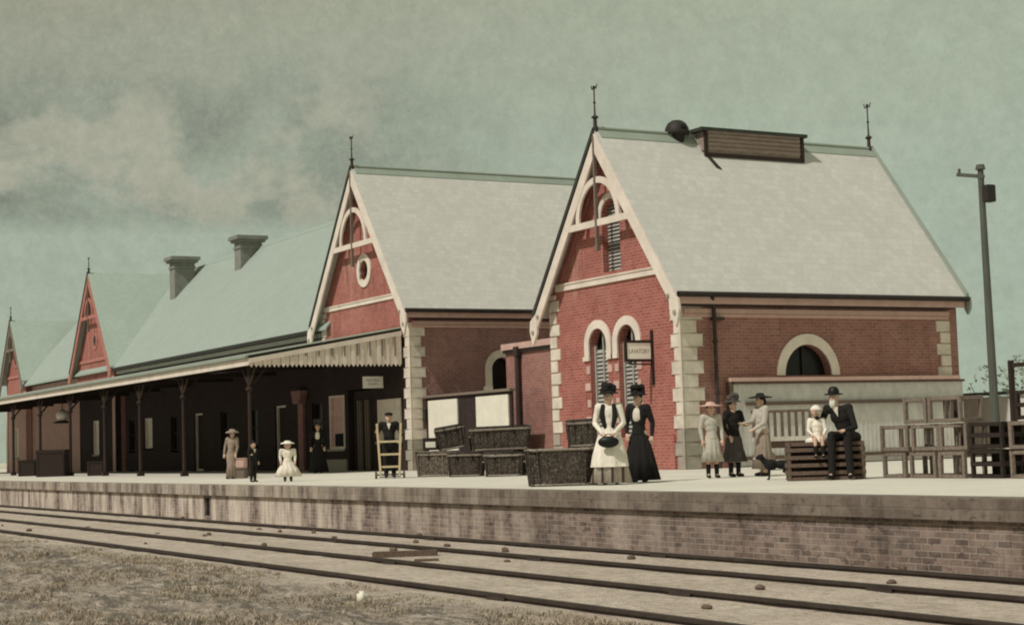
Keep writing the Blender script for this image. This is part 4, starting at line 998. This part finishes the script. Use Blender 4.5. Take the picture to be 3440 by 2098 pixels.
# ------------------------------------------------------------------ camera, light, world
f=4069.786/2464*36
yaw,pit,roll=R(29.338),R(4.418),R(1.821)
fw=Vector((-math.cos(yaw)*math.cos(pit),math.sin(yaw)*math.cos(pit),math.sin(pit)))
r0=fw.cross(Vector((0,0,1))).normalized(); u0=r0.cross(fw)
r=r0*math.cos(roll)-u0*math.sin(roll); u=r.cross(fw)
cam=bpy.data.cameras.new('camera'); cam.sensor_width=36; cam.lens=f; cam.clip_end=3000; cam.clip_start=.1
co=bpy.data.objects.new('camera',cam); COL.objects.link(co)
mat=Matrix((( r.x,u.x,-fw.x,0),(r.y,u.y,-fw.y,0),(r.z,u.z,-fw.z,0),(0,0,0,1)))
co.matrix_world=Matrix.Translation((0,0,.8))@mat; scene.camera=co
az=R(12); el=R(50)
sd=Vector((math.sin(az)*math.cos(el),-math.cos(az)*math.cos(el),math.sin(el)))
su=bpy.data.lights.new('sun','SUN'); su.energy=2.9; su.angle=R(1.5); su.color=(1,.965,.915)
so=bpy.data.objects.new('sun',su); COL.objects.link(so); so.rotation_euler=(-sd).to_track_quat('-Z','Y').to_euler()
wd=bpy.data.worlds.new('World'); scene.world=wd; wd.use_nodes=True; nt=wd.node_tree; bg=nt.nodes['Background']; bg.inputs[1].default_value=.1
class WN(NT):
    def __init__(s): s.t=nt
s=WN(); tc=s.n('ShaderNodeTexCoord'); V=tc.outputs['Generated']
sk=s.n('ShaderNodeTexSky',sky_type='NISHITA'); sk.sun_disc=False; sk.sun_elevation=el; sk.sun_rotation=math.atan2(sd.x,sd.y); sk.dust_density=3
dot=s.n('ShaderNodeVectorMath',operation='DOT_PRODUCT'); s.l(V,dot.inputs[0]); dot.inputs[1].default_value=(.488,.873,0)
sp=s.n('ShaderNodeSeparateXYZ'); s.l(V,sp.inputs[0]); S_=dot.outputs['Value']; Z=sp.outputs[2]
mp=s.n('ShaderNodeMapping'); mp.inputs['Scale'].default_value=(1,1,1.5); s.l(V,mp.inputs[0])
n1=s.noise(9,8,.6,vec=mp.outputs[0],dist=.3); n2=s.noise(60,8,.85,vec=V); n3=s.noise(12,8,.58,vec=mp.outputs[0],dist=.2)
def L10(c): return tuple(q*10 for q in c[:3])+(1,)
base=s.mix(s.rng(S_,-.26,.2),L10(lin(154,154,134)),L10(lin(170,180,157)))
top=s.mix(s.rng(Z,.10,.26),L10(lin(168,184,166)),base)
lowl=s.mix(s.math('MULTIPLY',s.rng(Z,.142,.128),s.rng(S_,.05,-.02)),top,L10(lin(166,179,160)))
band=s.math('MULTIPLY',s.rng(Z,.126,.14),s.rng(Z,.235,.19)); band=s.math('MULTIPLY',band,s.rng(S_,.02,-.1))
cl=s.math('MULTIPLY',band,s.rng(n1,.36,.6,.25,1))
col=s.mix(s.math('MULTIPLY',cl,.8),lowl,L10(lin(104,111,98)))
hi=s.math('MULTIPLY',band,s.rng(n3,.49,.56)); col=s.mix(s.math('MULTIPLY',hi,.8),col,L10(lin(178,176,156)))
col=s.mix(s.math('MULTIPLY',s.rng(n3,.45,.7),.22),col,L10(lin(166,170,150)))
n5=s.noise(170,5,.9,vec=V); col=s.mix(s.rng(n5,.4,.62,0,.22),col,L10(lin(196,196,176))); col=s.mix(s.rng(n2,.38,.62,.0,.26),col,L10(lin(120,124,108)))
col=s.mix(.03,col,sk.outputs[0])
s.l(col,bg.inputs[0])
scene.view_settings.view_transform='Standard'; scene.view_settings.look='None'; scene.view_settings.exposure=0; scene.view_settings.gamma=1
scene.cycles.filter_width=2.0
scene.cycles.max_bounces=6
